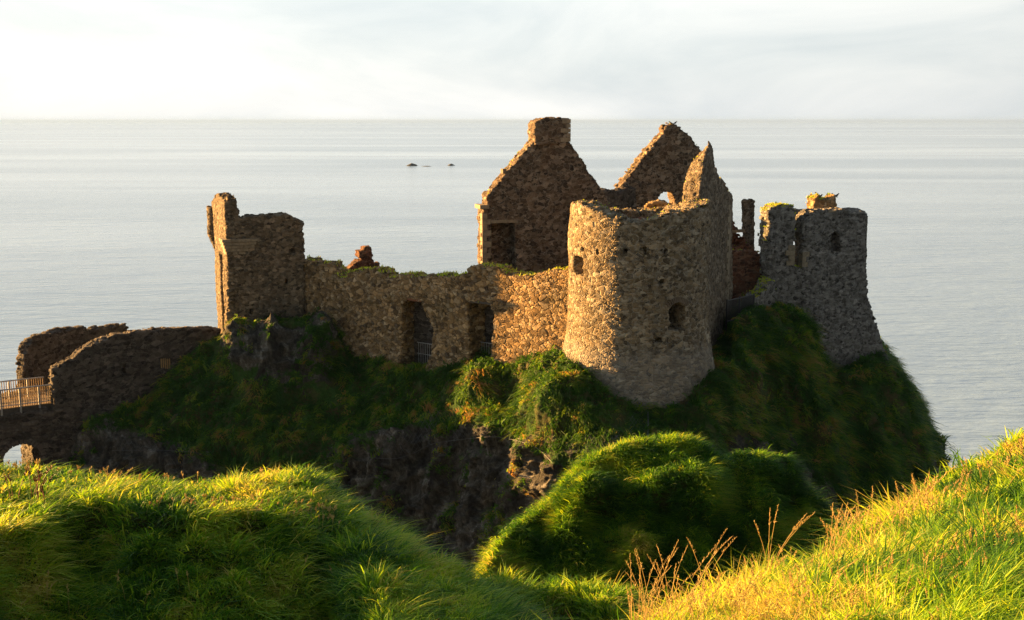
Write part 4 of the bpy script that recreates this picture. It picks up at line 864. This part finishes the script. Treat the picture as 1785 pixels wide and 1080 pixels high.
TN = thing('tower_foot_netting', 'panel of pale diamond wire netting under the round tower with an upright post', 'netting')
netting([(1096, 722), (1112, 712), (1128, 702), (1129, 770), (1096, 770)], TN, .2)
cable([(1129, 702), (1130, 740), (1129, 772)], 'post', TN, .05)
LN = thing('left_cliff_netting', 'faint grey netting strip on the dark rock under the entrance wall', 'netting')
netting([(195, 740), (230, 765), (300, 765), (350, 785), (300, 786), (200, 784)], LN); cable([(195, 785), (270, 784), (330, 787), (362, 792)], 'cable', LN)

# ------------------------------------------------------------------ grass
def inframe(p, m=190):
    y = p[:, 1]*cp-(p[:, 2]-CAMZ)*sp; z = p[:, 1]*sp+(p[:, 2]-CAMZ)*cp; px = 892.5+F*p[:, 0]/np.maximum(y, .01); py = 540-F*z/np.maximum(y, .01)
    return (y > .5) & (px > -m) & (px < 1785+m) & (py > -m) & (py < 1080+m*2)
def blades(p, n, h, wd, tint, lean, curl=.5):
    k = len(p); ang = rng.uniform(0, 2*math.pi, k); ax = np.stack([np.cos(ang), np.sin(ang), 0*ang], 1)*(wd/2)[:, None]
    up = np.array([0, 0, 1.])*.75+n*.25; up = up/np.linalg.norm(up, axis=1)[:, None]; h = h[:, None]
    m1 = p+up*h*.5+lean*h*.22*curl*2; m2 = p+up*h*.82+lean*h*.62*curl*2; t = p+up*h*.92+lean*h*1.1*curl*2
    V = np.stack([p-ax, p+ax, m1-ax*.9, m1+ax*.9, m2-ax*.6, m2+ax*.6, t], 1).reshape(-1, 3); b = np.arange(k)*7
    Q = np.concatenate([np.stack([b, b+1, b+3, b+2], 1), np.stack([b+2, b+3, b+5, b+4], 1)]); T = np.stack([b+4, b+5, b+6], 1)
    return V, Q, T, np.repeat(tint, 7)
def sample(T, n, dens):
    mg = 480 if T is rightT else 190
    V, Q = T['V'], T['Q']; c = V[Q].mean(1); a = V[Q[:, 1]]-V[Q[:, 0]]; b = V[Q[:, 3]]-V[Q[:, 0]]; nn = np.cross(a, b); ar = np.linalg.norm(nn, axis=1)+1e-9; nn = nn/ar[:, None]
    nn[nn[:, 2] < 0] *= -1
    toc = np.array([0, 0, CAMZ])-c; dist = np.linalg.norm(toc, axis=1); fac = (nn*toc).sum(1)/dist
    wgt = ar*dens(c, nn, T['rock'][Q].mean(1), dist)*inframe(c, mg)*(fac > -.45); wgt /= wgt.sum()
    f = rng.choice(len(Q), n, p=wgt); r1 = rng.random(n)[:, None]; r2 = rng.random(n)[:, None]; q = Q[f]
    p = (V[q[:, 0]]*(1-r1)+V[q[:, 1]]*r1)*(1-r2)+(V[q[:, 3]]*(1-r1)+V[q[:, 2]]*r1)*r2
    return p, nn[f], dist[f]
def grass(name, T, n, hf, wf, tf, dens, mat, wind=(.35, -.15, 0), dh=.8, rnd=.35, tuft=.6, tr=.2, tl_=.5, spr=.25, down=.35):
    nb = 14; nc = int(n*tuft/nb); p, nn, dist = sample(T, n-nc*nb, dens); pc, nc_, dc = sample(T, nc, dens)
    rad = (tr*rng.uniform(.4, 1.3, nc))[:, None, None]; off = rng.normal(0, 1, (nc, nb, 3))*rad*.5; off[..., 2] = 0
    off[..., 2] = -(off[..., 0]*nc_[:, None, 0]+off[..., 1]*nc_[:, None, 1])/np.maximum(nc_[:, None, 2], .35); off[..., 2] = np.clip(off[..., 2], -.4, .4)
    p = np.concatenate([p, (pc[:, None]+off).reshape(-1, 3)]); nn = np.concatenate([nn, np.repeat(nc_, nb, 0)]); dist = np.concatenate([dist, np.repeat(dc, nb)])
    n0 = n-nc*nb; tl = rng.normal(0, tl_, (nc, 3)); tl[:, 2] *= .2; extra = np.concatenate([np.zeros((n0, 3)), np.repeat(tl, nb, 0)+off.reshape(-1, 3)/np.repeat(rad[:, :, 0], nb, 0)*spr])
    tt = np.concatenate([np.zeros(n0), np.repeat(rng.normal(.04, .2, nc), nb)]); th_ = np.concatenate([np.full(n0, .8), np.repeat(rng.uniform(.7, 1.9, nc), nb)]); k = len(p)
    dn = nn.copy(); dn[:, 2] = 0; comb = np.stack([fbm(p, .5, 2, 61), fbm(p, .5, 2, 64), np.zeros(k)], 1)
    lean = dn*dh+np.array(wind)+comb*.8+rng.normal(0, rnd, (k, 3))*np.array([1, 1, .15])+extra; lean[:, 2] -= down*np.linalg.norm(dn, axis=1)
    h = hf(p)*th_*rng.uniform(.6, 1.25, k); wd = wf*1.45*dist*rng.uniform(.6, 1.3, k); ti = np.clip(tf(p)+rng.normal(0, .09, k)+tt, 0, 1)
    V, Q, Tt, tn = blades(p-nn*.03, nn, h, wd, ti, lean); me = mkmesh(name, V, Q, Tt, False); attr(me, 'tint', tn); o = link(name, me, mat); return o
def rockdens(c, n, r, d):
    q = fbm(c*np.array([1, 1, .5]), .8, 4, 88); return np.clip(1-(r+q*1.5-.42)*4, 0, 1)*np.clip((n[:, 2]-.12)*3.5, .06, 1)
hbase = lambda lo, hi, s, sd: (lambda p: lo+(hi-lo)*np.clip(.5+fbm(p, s, 3, sd)*.9, 0, 1))
tb = lambda base, amp, s, sd: (lambda p: base+amp*fbm(p*np.array([1, .6, 1]), s, 4, sd))
tag(grass('headland_grass', rockT, 420000, hbase(.2, .42, .5, 41), .00072, tb(.30, 1.0, 1.1, 43), rockdens, M['dgrass'], dh=1.0, tr=.28, tl_=.35, spr=.12, rnd=.22, down=1.1), 'rough tussock grass and brown tufts hanging on the castle rock slopes', 'grass', kind='stuff')
g1 = lambda c, n, r, d: np.clip(1-r*1.5, .05, 1)*(30/d)**1.0
tag(grass('left_hillside_grass', leftT, 370000, hbase(.10, .30, .9, 44), .00075, tb(.45, .8, .8, 45), g1, M['grass'], wind=(.25, -.15, 0), rnd=.5), 'long wind-combed grass on the near left hillside', 'grass', kind='stuff')
tag(grass('hillock_grass', midT, 300000, hbase(.12, .26, .5, 46), .00052, tb(.32, .95, .9, 47), g1, M['grass'], wind=(.25, -.2, 0), rnd=.45, tl_=.3, spr=.08, dh=1.2), 'dense green grass over the middle hillock with a lit crest', 'grass', kind='stuff')
tag(grass('ledge_grass', ledgeT, 30000, hbase(.14, .4, .5, 46), .0008, tb(.5, .5, .4, 47), g1, M['grass']), 'grass on the small lit ledge below the middle hillock', 'grass', kind='stuff')
g2 = lambda c, n, r, d: (8/d)**1.6
tag(grass('right_hillside_grass', rightT, 400000, hbase(.08, .25, .8, 48), .00085, tb(.60, 1.15, 1.3, 49), g2, M['grass'], wind=(.35, -.3, 0), rnd=.5, tr=.09, tuft=.5), 'thick sunlit golden-green grass on the near right hillside', 'grass', kind='stuff')
# grass on wall tops
def topgrass(key, n, h, tint, name, label, mat, zmin=None):
    pts = np.concatenate([c for k_, c in TOPS if k_ == key]); m = fbm(pts, .9, 3, 91) > -.15
    if zmin is not None: m &= pts[:, 2] > zmin
    pts = pts[m]; idx = rng.integers(0, len(pts), n); p = pts[idx]+rng.normal(0, .06, (n, 3))*np.array([1, 1, 0]); k = n
    nn = np.tile([0, 0, 1.], (k, 1)); lean = np.array([.2, -.3, -.2])+rng.normal(0, .4, (k, 3))
    V, Q, T, tn = blades(p, nn, h*rng.uniform(.5, 1.5, k), .0009*p[:, 1]*rng.uniform(.6, 1.4, k), np.clip(tint+rng.normal(0, .2, k), 0, 1), lean)
    me = mkmesh(name, V, Q, T, False); attr(me, 'tint', tn); tag(link(name, me, mat), label, 'grass', kind='stuff')
topgrass('curtain', 2200, .13, .86, 'curtain_wall_grass', 'orange-green grass growing along the top of the curtain wall', M['grass'], FW.uv(760, 520)[1])
topgrass('mosstop', 3200, .09, .85, 'tower_top_grass', 'mossy golden grass on the corner tower and buttress tops', M['grass'])
topgrass('round', 260, .07, .8, 'tower_rim_grass', 'sparse tufts on the rim of the round tower', M['grass'], zt-.8)
topgrass('gable', 450, .08, .75, 'gable_grass', 'sparse yellow tufts along the ruined gable slopes', M['grass'], 19)
# seed stalks
def stalks(name, T, pts, hts, label, mat, headn=14, cat='grass', thick=.004, bend=.35):
    MBs = MB(); tv = []; TV = []; TQ = []; TT = []
    for (px, py), h in zip(pts, hts):
        q = hit(T, px, py)
        if q is None: continue
        d = q[1]; a = rng.uniform(-.9, 4.0); ln = np.array([math.cos(a)*1.+.25, -abs(math.sin(a))*.3, -.1])*rng.uniform(.05, bend*1.5)
        cv = [q+np.array([0, 0, h])*t+ln*h*t*t for t in np.linspace(0, 1, 7)]
        MBs.tube(cv, [thick*.65*d/10*(1.1-.5*t) for t in np.linspace(0, 1, 7)], 4)
        for k in range(headn):
            t = .78+.24*k/headn; c = q+np.array([0, 0, h])*min(t, 1.)+ln*h*t*t; dr = rng.normal(0, 1, 3); dr[2] = abs(dr[2])+.8; dr /= np.linalg.norm(dr)
            s = .0008*d*(1.2-k/headn*.6); MBs.tube([c, c+dr*s*1.2, c+dr*s*3], [s*.15, s*.5, s*.05], 4)
    o = MBs.build(name, mat); attr(o.data, 'tint', rng.random(len(o.data.vertices))*.0+.5); tag(o, label, cat, kind='stuff')
P1 = []; H1 = []
def along(poly, n, spread, h0, h1):
    for _ in range(n):
        t = rng.random()*(len(poly)-1); i = int(t); f = t-i; x = poly[i][0]*(1-f)+poly[i+1][0]*f; y = poly[i][1]*(1-f)+poly[i+1][1]*f
        P1.append((x, y+abs(rng.normal(0, spread))+4)); H1.append(rng.uniform(h0, h1))
crest = [(1090, 1125), (1140, 1096), (1230, 1054), (1330, 1020), (1430, 984), (1520, 936), (1600, 886), (1680, 848), (1750, 806), (1785, 785)]
along(crest, 170, 26, .22, .5)
along([(1090, 1128), (1140, 1098), (1230, 1056)], 34, 8, .45, .95); along([(1330, 1022), (1345, 1016)], 6, 5, .7, 1.0); along([(1440, 982), (1520, 940)], 26, 8, .5, .85); along([(1560, 914), (1620, 880)], 16, 8, .45, .75)
along([(1200, 1075), (1400, 1050), (1600, 1000), (1780, 900)], 190, 45, .18, .42)
stalks('seed_stalks', rightT, P1, H1, 'tall straw-coloured seed stalks standing along the near right slope', M['straw'])
P1 = []; H1 = []
along([(0, 818), (70, 822), (190, 838), (340, 846), (470, 832)], 90, 6, .3, .6); along([(250, 880), (400, 880), (530, 890), (590, 905)], 80, 14, .25, .5); along([(20, 1040), (140, 1040), (400, 1000), (620, 1010)], 16, 30, .5, .9)
stalks('left_seed_stalks', leftT, P1, H1, 'thin seed heads rising from the near left hillside', M['straw'], 8, thick=.003)
P1 = []; H1 = []
along([(15, 880), (60, 870), (85, 880)], 16, 8, .7, 1.2)
stalks('dock_weeds', leftT, P1, H1, 'reddish-brown dock stems standing in the lit grass at far left', M['weed'], 22, 'weeds', .006, .25)

hm = bpy.data.materials.new('haze'); hm.use_nodes = True; hn = hm.node_tree; hn.nodes.clear(); ho = N(hn, 'ShaderNodeOutputMaterial'); pv = N(hn, 'ShaderNodeVolumePrincipled')
pv.inputs['Color'].default_value = (.235, .40, .82, 1); pv.inputs['Density'].default_value = .000035; pv.inputs['Anisotropy'].default_value = .1; hn.links.new(pv.outputs[0], ho.inputs['Volume'])
mb = MB(); mb.box((0, 28500, 27), np.eye(3), (51000, 32000, 32)); tag(mb.build('haze', hm), kind='stuff')
# ------------------------------------------------------------------ birds
def bird_mesh():
    mb = MB()
    mb.tube([(-.24, 0, .05), (-.17, 0, .085), (-.08, 0, .12), (0, 0, .155), (.06, 0, .2), (.085, 0, .235), (.1, 0, .262), (.125, 0, .275), (.15, 0, .27), (.19, 0, .258)], [.012, .03, .052, .062, .055, .035, .033, .036, .02, .004], 10)
    for s in (-1, 1): mb.tube([(.0, .025*s, .12), (.005, .027*s, .06), (.01, .028*s, .0)], [.018, .007, .006], 6); mb.tube([(.01, .028*s, .004), (.05, .03*s, .003)], .005, 5)
    for s in (-1, 1): mb.tube([(.04, .05*s, .18), (-.06, .06*s, .14), (-.2, .03*s, .075)], [.018, .026, .006], 6)
    return mkmesh('bird', np.array(mb.V), mb.Q, mb.T, True)
bm_ = bird_mesh(); bm_.materials.append(M['feather'])
dg = None
def bird(px, py, Y, rz, label, s=1.2):
    q = P(px, py, Y)
    bpy.context.view_layer.update()
    o = bpy.data.objects.new('bird', bm_); sc.collection.objects.link(o); o.location = q; o.rotation_euler = (0, 0, rz); o.scale = (s, s, s); tag(o, label, 'bird', 'black birds perched on the ruins')
bird(1424.5, 342.5, 87.7, 2.6, 'leftmost black bird perched on the corner tower turret stump'); bird(1430, 346, 87.7, .4, 'second black bird from the left on the corner tower turret stump')
bird(1453.5, 344.5, 87.9, 3.0, 'third black bird from the left on the corner tower turret stump'); bird(1458.5, 344.5, 87.9, .2, 'rightmost black bird perched on the corner tower turret stump')
bird(1169, 217, 95.9, 2.9, 'left small black bird on the peak of the far gable', 1.0); bird(1177, 217, 95.9, .3, 'right small black bird on the peak of the far gable', 1.0)
